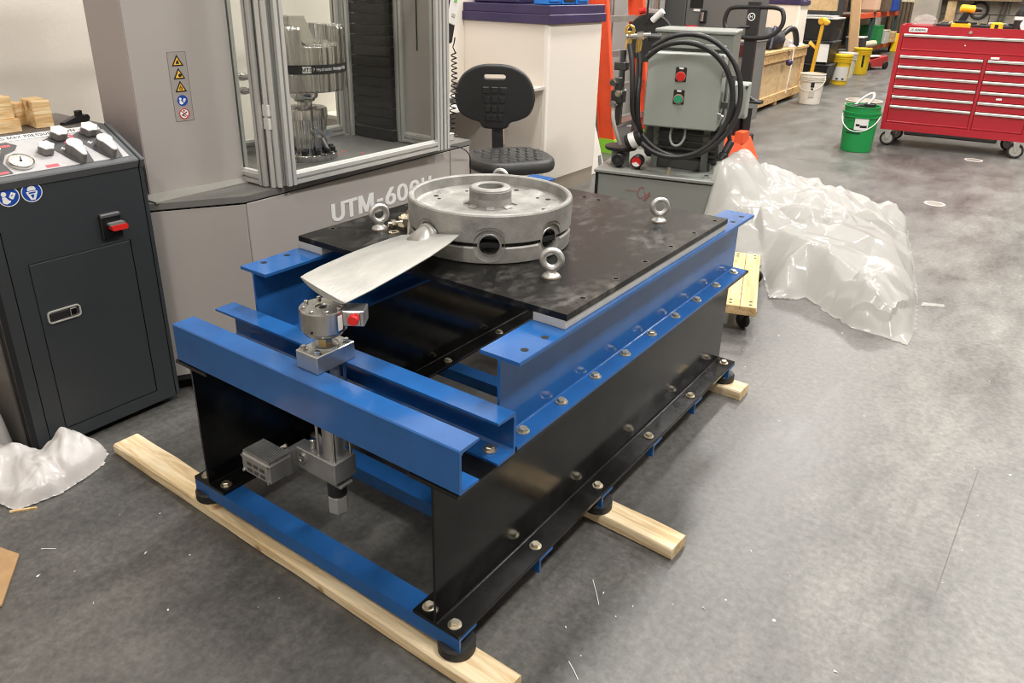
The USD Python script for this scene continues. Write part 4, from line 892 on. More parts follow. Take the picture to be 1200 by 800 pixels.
part(chair, 'gas_lift', cat(cyl((0, 0, .10), (0, 0, .30), .030, 20), cyl((0, 0, .30), (0, 0, .54), .016, 16)), blackplastic)
part(chair, 'under_plate', bx(-.09, .09, -.09, .19, .512, .54, .006), blackplastic)
fr_ = part(chair, 'foot_ring', torus((0, 0, .20), (0, 0, 1), .21, .010, 40, 8), bright)
for i in range(5):
    a = i * 2 * PI / 5 + .3; d = np.array([math.cos(a), math.sin(a), 0]); e = np.array([-d[1], d[0], 0])
    part(chair, 'leg', hull([d * r0 + e * w + [0, 0, z] for r0, w0, z0, z1 in ((.02, .026, .09, .13), (.29, .016, .075, .095)) for w in (-w0, w0) for z in (z0, z1)]), blackplastic)
    part(chair, 'caster', cat(cyl(d * .285 + e * -.02 + [0, 0, .032], d * .285 + e * .02 + [0, 0, .032], .032, 18, b=.004), cyl(d * .285 + [0, 0, .03], d * .285 + [0, 0, .08], .008, 8)), rubber)
# leaning white board with a printed label
lb_ = thing('white_board', 'narrow white board with small printed label leaning by the partition', 'board', (-1.47, 4.62, 0), 92)
part(lb_, 'sheet', hull([(x, y, z) for x, y, z in ((-.16, .0, .004), (.22, .0, .004), (-.16, .02, .004), (.22, .02, .004), (.20, .04, .10), (.05, .10, .62), (-.16, .10, .62), (.05, .12, .62), (-.16, .12, .62), (.20, .06, .10))]), white_paint)
part(lb_, 'label', bx(.12, .17, -.004, .004, .045, .14, .0) if False else hull([(x, y, z) for x in (.115, .165) for y, z in ((-.0015 + .0, .05), (.02, .14), (.0, .05), (.022, .14))]), mat('label_grey_print', srgb(110, 110, 108), .6))

# ================================================================== orange step ladder
lor = mat('ladder_orange', srgb(226, 80, 40), .5, var=.06, vs=8)
ladg = mat('ladder_green', srgb(140, 205, 60), .5)
lad = thing('step_ladder', 'tall orange fibreglass step ladder with silver treads and green feet', 'ladder', (-1.86, 5.8, 0))
def rail(x0, y, x1, z1, w, t, nm, lb=None):
    P = [(x0 - w / 2, .0), (x0 + w / 2, .0), (x1 + w / 2, z1), (x1 - w / 2, z1)]
    fl_ = [(P[0], P[3], .008), (P[1], P[2], .008)]
    ms = [extr(P, y - t * .15, y + t * .15, 'y')]
    for (a, b, q) in fl_: ms.append(extr([(a[0] - q, a[1]), (a[0] + q, a[1]), (b[0] + q, b[1]), (b[0] - q, b[1])], y - t / 2, y + t / 2, 'y'))
    return part(lad, nm, cat(*ms), lor, lb)
for y in (-.27, .45):
    rail(.03, y, -.30, 2.4, .15, .05, 'front_rail'); rail(-1.0, y + (.03 if y < 0 else -.03), -.42, 2.4, .10, .04, 'rear_rail')
    part(lad, 'rail_foot', hull([(x, y + yy, z) for x, z in ((-.055, 0), (.118, 0), (.108, .13), (-.06, .13)) for yy in (-.032, .032)]), ladg, 'green foot')
    part(lad, 'rail_foot', bx(-1.05, -.95, y - .03, y + .03, 0, .12, .004), ladg)
for i in range(7):
    z = .30 + i * .305; x = .03 - .33 * z / 2.4
    part(lad, 'tread', cat(bx(x - .045, x + .045, -.27, .45, z, z + .008), bx(x + .038, x + .046, -.27, .45, z - .045, z + .008), bx(x - .046, x - .040, -.27, .45, z - .02, z + .008)), alu, 'silver tread')
part(lad, 'spreader', cat(bx(-.42, -.18, .30, .31, 1.19, 1.21), cyl((-.21, .285, 1.20), (-.21, .315, 1.20), .022, 12)), ink, 'black spreader catch')

# ================================================================== hydraulic power unit
pg = mat('tank_grey', srgb(134, 137, 132), .42, bump=.0003, bs=300)
pgl = mat('enclosure_grey', srgb(150, 156, 150), .42, bump=.00025, bs=400)
pgd = mat('motor_grey', srgb(112, 116, 110), .5)
hose_m = mat('hose_black', (.016, .016, .017), .42, bump=.0004, bs=300)
hp = thing('hydraulic_power_unit', 'grey hydraulic power unit with electrical box, red and green push buttons and looped hoses', 'hydraulic pump', (-.705, 3.294, 0), 13.2)
tk = part(hp, 'tank', cat(bx(0, .738, .0, .75, .05, .372, .004)), pg, 'grey oil tank')
part(tk, 'front_sheet', bx(.018, .738, -.004, .0, .05, .366, .001), pg)
part(tk, 'side_gap', bx(-.003, .016, -.003, .01, .05, .372), gap)
part(hp, 'tank_lid', bx(-.012, .752, -.014, .76, .377, .398, .004), pg, 'flat tank lid'); part(hp, 'lid_gasket', bx(-.004, .744, -.006, .752, .371, .378), gap)
for sx in (.06, .68):
    for sy in (.06, .68): part(hp, 'caster', cat(cyl((sx - .015, sy, .027), (sx + .015, sy, .027), .027, 16), bx(sx - .02, sx + .02, sy - .02, sy + .02, .04, .052)), rubber)
redink = mat('script_red', srgb(168, 52, 66), .5)
part(tk, 'red_script', cat(tube(smoothpath([(.325, -.0055, .300), (.305, -.0055, .312), (.285, -.0055, .285), (.288, -.0055, .248), (.315, -.0055, .243), (.335, -.0055, .262)], 5), .0017, 5), tube(smoothpath([(.325, -.0055, .285), (.340, -.0055, .262), (.360, -.0055, .285), (.352, -.0055, .255), (.335, -.0055, .225), (.325, -.0055, .232), (.37, -.0055, .268)], 5), .0016, 5), tube([(.20, -.0052, .283), (.275, -.0052, .283)], .0014, 5)), redink, 'red script emblem')
# electrical box on its stand
part(hp, 'box_stand', cat(bx(.30, .34, .22, .28, .398, 1.0), bx(.62, .66, .22, .28, .398, 1.0)), pgd)
eb = part(hp, 'electrical_box', bx(.257, .702, .115, .325, .684, 1.118, .004), pgl, 'light grey electrical box')
dr = part(eb, 'door', bx(.252, .706, .094, .113, .680, 1.124, .008), pgl)
part(eb, 'top_return', bx(.252, .706, .096, .118, 1.110, 1.126, .005), mat('edge_light', srgb(196, 200, 194), .4))
for zc, c, lbl in ((1.0, red_plastic, 'red push button'), (.867, mat('button_green', srgb(40, 150, 110), .35), 'green push button')):
    pl_ = part(eb, 'button_plate', cat(bx(.430, .496, .0895, .095, zc - .040, zc + .045, .002)), ink, 'black button plate')
    part(pl_, 'push_button', cat(lathe([(0, 0), (.026, 0), (.026, .010), (.023, .014), (0, .014)], (.463, .090, zc - .008), (0, -1, 0), 24)), c, lbl)
    part(pl_, 'button_bezel', ring((.463, .0895, zc - .008), (0, -1, 0), .0265, .030, .006, 24), mat('bezel_pale', c and (srgb(214, 120, 110) if 'red' in lbl else srgb(120, 190, 165)), .4))
    part(pl_, 'legend_tab', bx(.450, .476, .088, .0895, zc + .034, zc + .0445), sign_white)
for zc in (1.02, .77): part(eb, 'latch', cat(bx(.706, .728, .10, .15, zc - .02, zc + .02, .003), cyl((.728, .12, zc), (.74, .12, zc), .012, 12)), bright)
# motor, cooler block and junction box
mt = part(hp, 'motor', cat(cyl((.30, .36, .585), (.72, .36, .585), .135, 36), cyl((.24, .36, .585), (.31, .36, .585), .148, 36, b=.012)), mat('motor_dark', srgb(70, 72, 70), .5), 'finned electric motor')
for i in range(22):
    a = i * 2 * PI / 22; d = np.array([0, math.cos(a), math.sin(a)]); e = np.array([0, -d[2], d[1]])
    part(mt, 'cooling_fin', hull([np.array([x, .36, .585]) + d * r_ + e * w for x in (.33, .70) for r_ in (.13, .165) for w in (-.004, .004)]), LK['motor_dark'])
part(mt, 'motor_foot', bx(.34, .68, .24, .48, .398, .46, .004), LK['motor_dark'])
ck = part(hp, 'rear_cabinet', cat(bx(.235, .715, .36, .72, .62, 1.225, .006)), pgd, 'grey rear cabinet')
part(ck, 'top_lip', cat(bx(.225, .722, .35, .73, 1.225, 1.248, .006), bx(.27, .68, .335, .36, 1.135, 1.165, .004)), pg)
jn = part(hp, 'junction_box', bx(.745, .862, .20, .30, .755, .965, .006), pgl, 'cast junction box'); part(jn, 'box_lid', bx(.752, .857, .185, .205, .762, .958, .005), pgl)
for xx in (.762, .848):
    for zz in (.775, .945): part(jn, 'screw', cyl((xx, .178, zz), (xx, .187, zz), .009, 10), bright)
part(jn, 'bracket', bx(.70, .75, .24, .27, .80, .84, .003), pgd)
# hoses
def loop(cx, cz, r0, r1, a0, a1, y, nm='hose', n=40, rr=.0155, ex0=None, ex1=None, wob=0):
    pts = []
    for i in range(n):
        t = i / (n - 1); a = a0 + (a1 - a0) * t; r_ = r0 + (r1 - r0) * t
        pts.append((cx + r_ * math.cos(a), y + .03 * math.sin(a * 1.5 + wob), cz + r_ * 1.08 * math.sin(a)))
    pts = ([ex0] if ex0 else []) + pts + ([ex1] if ex1 else [])
    return part(hp, nm, tube(smoothpath(pts[::2] if not ex0 else pts[:1] + pts[1::2], 4), rr, 10), hose_m, 'thick black hydraulic hose', smooth=60)
loop(.50, .875, .335, .325, 2.25, -2.5, .055, wob=.4)
loop(.475, .865, .300, .325, 2.35, -2.35, .030, wob=1.4, rr=.0165)
part(hp, 'hose', tube(smoothpath([(.122, .13, 1.16), (.155, .10, 1.05), (.178, .07, .90), (.190, .08, .76), (.225, .12, .66)], 6), .0165, 10), hose_m, 'thick black hydraulic hose', smooth=60)
part(hp, 'hose', tube(smoothpath([(.178, .16, 1.12), (.200, .13, 1.0), (.212, .08, .86), (.222, .09, .72), (.25, .14, .60)], 6), .0165, 10), hose_m, 'thick black hydraulic hose', smooth=60)
part(hp, 'hose', tube(smoothpath([(.80, .16, .60), (.785, .13, .68), (.80, .12, .82), (.77, .16, .90), (.76, .2, 1.0)], 6), .013, 8), hose_m, 'thick black hydraulic hose', smooth=60)
part(hp, 'hose_end', cat(cyl((.775, .11, .55), (.80, .15, .62), .024, 14, b=.004), cyl((.76, .09, .51), (.775, .11, .55), .030, 14, b=.004)), blackplastic, 'black hose plug')
part(hp, 'conduit', tube(smoothpath([(.43, .17, .684), (.425, .14, .62), (.45, .12, .575), (.49, .12, .575), (.515, .14, .62), (.51, .17, .684)], 6), .008, 8), pgl, 'grey flexible conduit', smooth=60)
vb_ = part(hp, 'valve_body', cat(cyl((.115, .14, 1.13), (.115, .14, 1.235), .021, 14, b=.003), cyl((.175, .16, 1.11), (.175, .16, 1.20), .019, 14, b=.003), torus((.115, .14, 1.24), (0, 1, 0), .026, .009, 20, 8)), mat('brass_yellow', (.62, .43, .13), .28, .9), 'brass valve elbows')
part(vb_, 'fitting', cat(cyl((.10, .13, 1.20), (.24, .17, 1.215), .017, 12), cyl((.16, .15, 1.205), (.20, .16, 1.212), .026, 8)), bright); part(vb_, 'fitting', cyl((.22, .17, 1.20), (.30, .19, 1.20), .026, 14, b=.004), blackplastic)
part(hp, 'manifold', cat(bx(.045, .095, .12, .19, .66, .96, .006), bx(.03, .115, .14, .20, 1.0, 1.05, .005), cyl((.08, .16, .9), (.08, .16, 1.12), .02, 12), bx(.03, .11, .11, .20, .80, .88, .006)), darksteel, 'dark valve manifold')
for (x, z, r_, m_) in ((.05, .93, .022, bright), (.085, .865, .018, brass), (.06, .80, .02, bright)):
    part(hp, 'port_fitting', cat(cyl((x, .06, z), (x + .01, .13, z), r_ * .8, 12), cyl((x, .075, z), (x + .004, .095, z), r_ * 1.2, 6)), m_)
part(hp, 'inlet_pipe', cat(tube(smoothpath([(.06, .10, .80), (.07, .06, .72), (.10, .06, .62), (.12, .09, .55)], 5), .012, 8)), mat('wrap_grey', srgb(168, 166, 160), .4))
fc = part(hp, 'filter_housing', xf(lathe([(0, 0), (.046, 0), (.050, .006), (.050, .075), (.052, .078), (.052, .105), (.046, .112), (0, .112)], n=28), (.155, .13, .555), ry=62), ink, 'black and white filter housing')
part(fc, 'filter_label', xf(ring((0, 0, .03), (0, 0, 1), .05, .0512, .04, 28), (.155, .13, .555), ry=62), sign_white)
part(hp, 'suction_disc', lathe([(0, 0), (.10, 0), (.105, .006), (.105, .018), (.095, .024), (0, .024)], (.10, .20, .50), n=32), blackplastic, 'flat black cap'); part(hp, 'suction_pipe', cyl((.10, .20, .398), (.10, .20, .50), .06, 20), pg)
for x, nm, fc_ in ((.117, 'filler_cap', ink), (.240, 'pressure_gauge', red_plastic)):
    g_ = part(hp, nm, cat(cyl((x, .07, .452), (x, .14, .452), .040, 24, b=.004), cyl((x, .12, .398), (x, .12, .45), .018, 12)), blackplastic, 'black round cap' if x < .2 else 'round gauge with red field')
    part(g_, 'face', lathe([(0, 0), (.031 if x > .2 else .012, 0), (.031 if x > .2 else .012, .001), (0, .001)], (x, .0695, .452), (0, -1, 0), 20), fc_ if x > .2 else darksteel)
    if x > .2: part(g_, 'dial', extr(Polygon([(x, .452)] + [(x + .03 * math.cos(a), .452 + .03 * math.sin(a)) for a in np.linspace(3.5, 5.6, 9)]), .0675, .0685, 'y'), sign_white)
part(hp, 'drain_fitting', cat(cyl((.452, .07, .398), (.452, .07, .418), .020, 6), cyl((.452, .07, .418), (.452, .07, .44), .012, 12)), brass, 'small brass fitting')
part(hp, 'foil_wrap', heap([(-.02, -.01), (.05, -.03), (.07, .04), (.03, .09), (-.03, .06)], [(.02, .02, .05)], 26, .02, 24, 4, .02, 5).apply_translation((.035, .10, .66)), bright, 'crumpled foil') if False else None
part(hp, 'hex_head', cyl((.69, .06, .398), (.69, .06, .415), .016, 6), bright)
# pallet truck behind it
pj_ = thing('pallet_truck', 'black handled pallet truck with orange chassis parked behind the power unit', 'pallet truck', (-.78, 6.1, 0))
por = mat('truck_orange', srgb(238, 92, 52), .45)
part(pj_, 'tiller_post', hull([(x, y, z) for x, y, z in [(-.045, 0, .20), (.05, 0, .20), (-.045, .05, .20), (.05, .05, .20), (-.105, .12, 1.38), (.005, .12, 1.38), (-.105, .16, 1.38), (.005, .16, 1.38)]]), blackplastic, 'black tiller post')
lp = smoothpath([(-.05, .13, 1.335), (-.24, .125, 1.325), (-.29, .115, 1.28), (-.295, .105, 1.18), (-.22, .09, 1.10), (-.04, .08, 1.075), (.14, .09, 1.10), (.225, .105, 1.19), (.22, .12, 1.29), (.16, .125, 1.335)], 6, True)
part(pj_, 'handle_loop', tube(lp, .020, 10, True), blackplastic, 'black loop handle', smooth=60)
lr_ = part(pj_, 'maker_emblem', ring((-.055, .108, 1.255), (0, -1, .05), .026, .034, .004, 28), sign_white, 'round white emblem'); part(lr_, 'emblem_mark', cat(bx(-.070, -.064, .102, .106, 1.243, 1.268), bx(-.050, -.044, .102, .106, 1.243, 1.268), bx(-.070, -.044, .102, .106, 1.252, 1.259)), sign_white)
part(pj_, 'release_lever', tube(smoothpath([(-.06, .10, 1.17), (-.14, .08, 1.16), (-.21, .07, 1.11), (-.23, .07, 1.06)], 5), .013, 8), blackplastic)
part(pj_, 'pump_body', cat(cyl((-.03, -.05, .20), (-.03, -.05, .62), .06, 18), cyl((.07, -.02, .14), (.07, -.02, .48), .04, 14), bx(-.10, .12, -.1, .1, .16, .24, .01)), blackplastic, 'black pump body')
part(pj_, 'foot_pedal', cat(hull([(x, y, z) for x in (.10, .20) for y, z in ((-.10, .53), (-.02, .53), (-.10, .55), (-.02, .56))]), cyl((.03, -.05, .60), (.15, -.06, .54), .016, 10)), ink)
part(pj_, 'chassis', cat(hull([(x, y, z) for x, y, z in ((-.19, -.32, .03), (.22, -.32, .03), (-.21, -.05, .03), (.24, -.05, .03), (-.10, -.24, .215), (.10, -.24, .215), (-.12, -.05, .235), (.14, -.05, .235))]), hull([(x, y, z) for x in (-.13, -.06) for y in (-.25, -.1) for z in (.19, .28)]), hull([(x, y, z) for x in (.06, .14) for y in (-.25, -.1) for z in (.19, .29)])), por, 'orange chassis')
part(pj_, 'steer_wheel', cat(cyl((-.10, -.02, .09), (-.03, -.02, .09), .09, 22, b=.01), cyl((.04, -.02, .09), (.11, -.02, .09), .09, 22, b=.01)), rubber)
for y in (.10, .52): part(pj_, 'fork', bx(-.80, -.05, y - .08, y + .08, .045, .10, .01), por)
# clear plastic sheeting in a heap
pm = film('sheet_plastic', (.74, .73, .70), .17, .26, .40, .0012, 9)
sheet_out = [(-.02, 3.37), (.02, 3.32), (.12, 3.22), (.30, 3.17), (.50, 3.13), (.56, 2.98), (.645, 2.79), (.76, 2.86), (.79, 2.94), (.92, 2.80), (1.08, 2.665), (1.22, 2.66), (1.335, 2.635), (1.335, 2.82), (1.29, 3.15), (1.235, 3.45), (1.13, 3.95), (1.06, 4.25), (.98, 4.62), (.87, 4.86), (.74, 4.7), (.60, 4.75), (.45, 4.75), (.25, 4.75), (.05, 4.5), (-.14, 4.25), (-.105, 3.98), (-.03, 3.68), (-.02, 3.46)]
sheet_c = [(-.015, 3.50, .46), (.06, 3.62, .545), (.05, 3.45, .44), (.15, 3.42, .30), (.155, 3.79, .50), (.0, 3.75, .48), (-.02, 4.0, .36), (.17, 4.12, .40), (.28, 3.9, .37), (.30, 3.5, .28), (.45, 4.02, .34), (.62, 4.0, .31), (.55, 3.6, .33), (.52, 3.3, .24), (.8, 4.0, .22), (.83, 4.35, .17), (.87, 4.68, .12), (.95, 4.5, .10), (1.0, 4.1, .09), (.95, 3.8, .20), (.74, 3.5, .24), (.72, 3.1, .24), (.66, 2.98, .17), (.87, 3.25, .25), (.95, 3.5, .24), (1.08, 3.55, .19), (.90, 3.0, .22), (1.05, 2.9, .21), (1.14, 3.1, .20), (1.2, 2.8, .12), (1.22, 3.2, .13), (1.1, 2.75, .12), (.40, 3.3, .20), (.3, 4.4, .26), (.6, 4.4, .22), (1.15, 3.7, .10)]
solo('plastic_sheeting', heap(sheet_out, sheet_c, 250, .042, 1.6, 12, .05, 5, .235, .35), pm, 'big crumpled heap of milky clear plastic sheeting on the floor', 'plastic sheet', smooth=26)
tubestrip = heap([(1.30, 3.2), (1.40, 3.25), (1.395, 3.29), (1.30, 3.25)], [(1.34, 3.24, .006)], 20, .004, 20, 2, .02, 3)
solo('plastic_scrap', tubestrip, pm, 'thin strip of clear plastic trailing on the floor beside the sheeting heap', 'plastic scrap', smooth=60)
# wooden dolly
dl = thing('furniture_dolly', 'wooden furniture dolly with black casters beside the rig far corner', 'dolly', (.545, 2.655, 0), 17.6)
ply = wood('dolly_wood', srgb(222, 194, 148), srgb(206, 174, 126), 1, 8)
part(dl, 'rail_board', bx(-.075, -.008, -.40, .40, .118, .138, .002), ply); part(dl, 'rail_board', bx(-.006, .068, -.40, .40, .118, .138, .002), ply)
part(dl, 'cross_board', bx(-.42, .07, -.40, -.30, .094, .118, .002), ply); part(dl, 'cross_board', bx(-.42, .07, .30, .40, .094, .118, .002), ply); part(dl, 'rail_board', bx(-.42, -.28, -.40, .40, .118, .138, .002), ply)
for y in (-.37, -.33, .33, .37):
    for x in (-.05, .04): part(dl, 'screw_hole', lathe([(0, 0), (.008, 0), (.008, .0008), (0, .0008)], (x, y, .1378), n=10), ink)
def caster(par, x, y, zt, r, a=0, w=.024):
    d = np.array([math.cos(a), math.sin(a), 0]); e = np.array([-d[1], d[0], 0]); c = np.array([x, y, r]) + d * .018
    part(par, 'caster_wheel', cat(cyl(c - e * w / 2, c + e * w / 2, r, 24, b=.004)), rubber, 'black caster wheel')
    part(par, 'caster_fork', cat(*[hull([np.array([x, y, zt]) + e * s * (w / 2 + .004) + d * q for q in (-.02, .03)] + [np.array([x, y, zt]) + e * s * (w / 2 + .008) + d * q for q in (-.02, .03)] + [c + e * s * (w / 2 + .004) + [0, 0, -.008], c + e * s * (w / 2 + .008) + [0, 0, -.008]]) for s in (-1, 1)], hull([np.array([x, y, zt - q]) + d * u + e * v for q in (0, .006) for u in (-.035, .035) for v in (-.028, .028)])), darksteel)
for (x, y, a) in ((.03, -.33, 2.4), (-.38, -.33, 1.0), (.04, .33, -.2), (-.38, .33, 2)): caster(dl, x, y, .094, .037, a)
# ================================================================== the far side of the hall
plyw = wood('crate_plywood', srgb(202, 175, 134), srgb(194, 166, 124), 1, 3)
bat = wood('crate_batten', srgb(212, 178, 128), srgb(184, 148, 100), 1, 7)
cr = thing('plywood_crate', 'large plywood crate with battened edges standing beyond the pallet truck', 'crate', (-1.577, 8.894, 0), 92.2)
W_, D_, H_ = 2.2, 1.05, .745
part(cr, 'box', bx(.02, W_ - .02, .02, D_, .08, H_ - .07, .003), plyw, 'plywood sides')
part(cr, 'lid', bx(-.04, W_ + .03, -.035, D_ + .03, H_ - .035, H_, .003), bat, 'flat lid')
part(cr, 'lid_batten', bx(-.02, W_ + .01, -.018, .02, H_ - .15, H_ - .037, .004), bat)
part(cr, 'bottom_batten', bx(0, W_, -.006, .02, .06, .17, .004), bat)
part(cr, 'corner_batten', bx(0, .16, -.006, .02, .172, H_ - .152, .004), bat); part(cr, 'corner_batten', bx(W_ - .13, W_, -.006, .02, .172, H_ - .152, .004), bat)
part(cr, 'end_panel', bx(0, .02, .0, D_, .06, H_ - .04, .003), plyw)
for x in (.12, 1.05, 2.05): part(cr, 'skid', bx(x - .06, x + .06, .02, D_, 0, .08, .004), bat)
part(cr, 'tie_string', cat(tube([(1.36, -.037, H_ + .002), (1.35, -.042, .55), (1.33, -.022, .14)], .008, 5)), sign_white, 'white string hanging down the front')
tg_ = part(cr, 'hanging_tag', cat(tube([(1.09, -.04, H_), (1.09, -.045, .62)], .006, 5), cyl((1.09, -.06, .665), (1.09, -.06, .72), .012, 8)), bright); part(tg_, 'purple_fob', cat(trimesh.creation.icosphere(2, .045).apply_transform(trimesh.transformations.translation_matrix((1.09, -.07, .57)))), purple, 'round purple fob')
lbg = thing('black_gear_bag', 'lumpy black bag of gear with straps on top of the plywood crate', 'bag', (-1.83, 9.75, .745))
rsb = np.random.RandomState(4)
ico = trimesh.creation.icosphere(3, 1.0); v = ico.vertices; ico.vertices = v * (1 + .35 * (meshkit.fbm(v * 1.7 + 5, 3, 2)[:, None] - .5)) * [.22, .42, .16] + [0, 0, .11]; ico.vertices[:, 2] = np.maximum(ico.vertices[:, 2], 0)
part(lbg, 'body', ico, mat('canvas_black', (.018, .018, .021), .75), smooth=60)
part(lbg, 'strap', tube(smoothpath([(.1, .25, .14), (.16, .42, .24), (.18, .60, .22), (.2, .68, .10), (.2, .70, .02)], 6), .042, 8), blackplastic, 'thick black strap', smooth=60)
part(lbg, 'strap', tube(smoothpath([(.18, -.35, .02), (.14, -.15, .24), (.1, .02, .27), (.12, .2, .16)], 6), .022, 8), mat('strap_navy', (.03, .03, .06), .6), smooth=60)
wc = solo('white_rag', heap([(-1.74, 10.28), (-1.62, 10.30), (-1.60, 10.55), (-1.70, 10.62), (-1.86, 10.5)], [(-1.72, 10.42, .09)], 30, .03, 12, 3, .05, 4).apply_transform(trimesh.transformations.translation_matrix((0, 0, .745))), LK['bag_plastic'], 'white rag lying beside the black bag on the plywood crate', 'rag', smooth=60)
pp_ = solo('paper_pad', bx(-2.05, -1.66, 10.62, 10.95, .746, .766, .002), sign_white, 'white paper pad at the far end of the plywood crate', 'paper')

def bucket(name, label, cat_, loc, r, h, m, inner, rz=0, handle=True, taper=.86, lid=False, ribs=3, grp=None):
    b = thing(name, label, cat_, loc, rz, grp)
    pr = [(0, 0), (r * taper - .004, 0), (r * taper, .004), (r * .965, h * .74), (r * .965, h * .76)]
    z = .76
    for i in range(ribs):
        pr += [(r * 1.05, h * (z + .005)), (r * 1.05, h * (z + .022)), (r * .98, h * (z + .027))]; z += .24 / max(ribs, 1) * .72
    pr += [(r, h * .985), (r * 1.04, h * .985), (r * 1.04, h), (r * .97, h)]
    if not lid: pr += [(r * .95, h * .9), (r * taper * .96, .012), (0, .012)]
    else: pr += [(r * .97, h * .985), (0, h * .985)]
    part(b, 'shell', lathe(pr, n=40), m, None)
    if lid: part(b, 'lid', lathe([(0, h), (r * .9, h), (r * .92, h + .008), (r * 1.05, h + .010), (r * 1.06, h + .004), (r * 1.06, h - .022), (r * 1.04, h - .024)][::1], n=40), lid)
    if handle:
        a = np.linspace(0, PI, 18)
        part(b, 'bail_handle', tube([(r * 1.06 * math.cos(t), -r * 1.02 * math.sin(t) * .9, h * .82 - r * .95 * math.sin(t)) for t in a], .0055, 6), handle if not isinstance(handle, bool) else bright, 'wire bail')
        part(b, 'handle_ear', cat(cyl((r * 1.0, 0, h * .82), (r * 1.09, 0, h * .82), .016, 10), cyl((-r * 1.0, 0, h * .82), (-r * 1.09, 0, h * .82), .016, 10)), m)
    return b
def curved_label(par, nm, r, a0, a1, z0, z1, m, lab=None, n=12, t=.0015, off=0, r1=None):
    r1 = r if r1 is None else r1
    a = np.linspace(a0, a1, n)
    seg = [hull([(rr * math.cos(x), rr * math.sin(x), z) for x in (a[i], a[i + 1]) for z, q in ((z0, r), (z1, r1)) for rr in (q + off, q + off + t)]) for i in range(n - 1)]
    return part(par, nm, cat(*seg), m, lab)
wbk = mat('bucket_white', srgb(218, 212, 200), .42, var=.04, vs=6)
gbk = mat('bucket_green', srgb(28, 146, 74), .38)
ybk = mat('bucket_yellow', srgb(226, 190, 36), .42)
ca_ = math.atan2(-1.0 - 7.3, 1.67 - .06)   # direction towards the middle of the hall
gb_ = bucket('green_bucket', 'green plastic bucket with white sticker standing left of the red tool chest', 'bucket', (.02, 7.33, 0), .166, .445, gbk, None, rz=0, handle=sign_white, ribs=2)
rl = .178
curved_label(gb_, 'sticker', .156, ca_ - .30, ca_ + .48, .225, .335, sign_white, 'white sticker with black figures', off=.003, r1=.161)
curved_label(gb_, 'sticker_print', .157, ca_ - .18, ca_ + .24, .293, .313, ink, None, off=.0047, r1=.158); curved_label(gb_, 'sticker_print', .157, ca_ - .22, ca_ + .0, .260, .282, ink, None, off=.0047, r1=.158); curved_label(gb_, 'sticker_print', .157, ca_ + .02, ca_ + .42, .248, .270, ink, None, off=.0047, r1=.158)
for a0, a1, z0, z1 in ((-.85, -.18, .285, .305), (-.78, -.30, .215, .232), (-.80, .10, .180, .198)):
    curved_label(gb_, 'black_print', .151, ca_ + a0, ca_ + a1, z0, z1, mat('print_dark_green', srgb(10, 74, 40), .5), None, off=.0025, r1=.155)
part(gb_, 'contents', cat(lathe([(0, .36), (.160, .36), (.163, .40), (.10, .425), (0, .43)], n=24), *[bx(x - .05, x + .05, y - .012, y + .012, .40, .425 + .02 * q, .004) for x, y, q in ((-.05, .03, 1), (.06, -.02, 2), (.0, .08, 1), (.05, .07, 2), (-.07, -.06, 1))]), ink, 'dark odds and ends inside')
gt = part(gb_, 'white_tool', tube(smoothpath([(-.10, .02, .40), (-.06, .05, .47), (.0, .06, .53), (.06, .05, .56), (.075, .02, .52), (.03, .01, .44), (.0, 0, .41)], 6), .012, 8), sign_white, 'white plastic tool sticking out', smooth=60)
bucket('white_bucket', 'white bucket tucked behind the green bucket', 'bucket', (-.055, 7.69, 0), .172, .45, wbk, None, handle=False)
whb = bucket('white_bucket', 'ribbed white bucket standing at the end of the plywood crate', 'bucket', (-1.33, 10.46, 0), .165, .41, wbk, None, handle=wbk, ribs=4)
ca2 = math.atan2(-1.0 - 10.5, 1.67 + 1.25)
curved_label(whb, 'printed_mark', .155, ca2 - .05, ca2 + .25, .235, .30, ink, 'black printed badge', off=.001, r1=.158); curved_label(whb, 'printed_mark', .153, ca2 + .0, ca2 + .20, .20, .225, ink, None, off=.001, r1=.155); curved_label(whb, 'printed_mark', .153, ca2 - .1, ca2 + .35, .10, .175, mat('print_grey', srgb(186, 180, 170), .5), None, off=.001, r1=.155)
hky = mat('hook_yellow', srgb(214, 164, 42), .42)
yt = thing('yellow_hook_tool', 'yellow steel lifting hook tool standing in front of the black totes', 'tool', (-1.62, 11.55, 0))
part(yt, 'shaft', hull([(x, y, z) for x, y, z in ((-.05, -.02, .32), (-.005, -.02, .32), (-.05, .02, .32), (-.005, .02, .32), (-.0, -.02, 1.02), (.045, -.02, 1.02), (.0, .02, 1.02), (.045, .02, 1.02))]), hky); part(yt, 'head', cat(cyl((.0, -.05, 1.06), (.03, .06, 1.06), .052, 20, b=.01), cyl((.08, -.05, 1.04), (.08, .05, 1.04), .036, 14, b=.008)), hky, 'round hook head'); part(yt, 'base_flange', cat(bx(-.10, .10, -.08, .08, .29, .32, .004), cyl((0, 0, 0), (0, 0, .29), .03, 10)), hky); part(yt, 'catch', cat(hull([(x, y, z) for x, y, z in ((-.14, -.02, .74), (-.02, -.02, .66), (-.12, .02, .78), (.0, .02, .62), (-.14, .02, .72), (-.03, .02, .70))])), hky)
tot = mat('tote_black', (.014, .014, .015), .45)
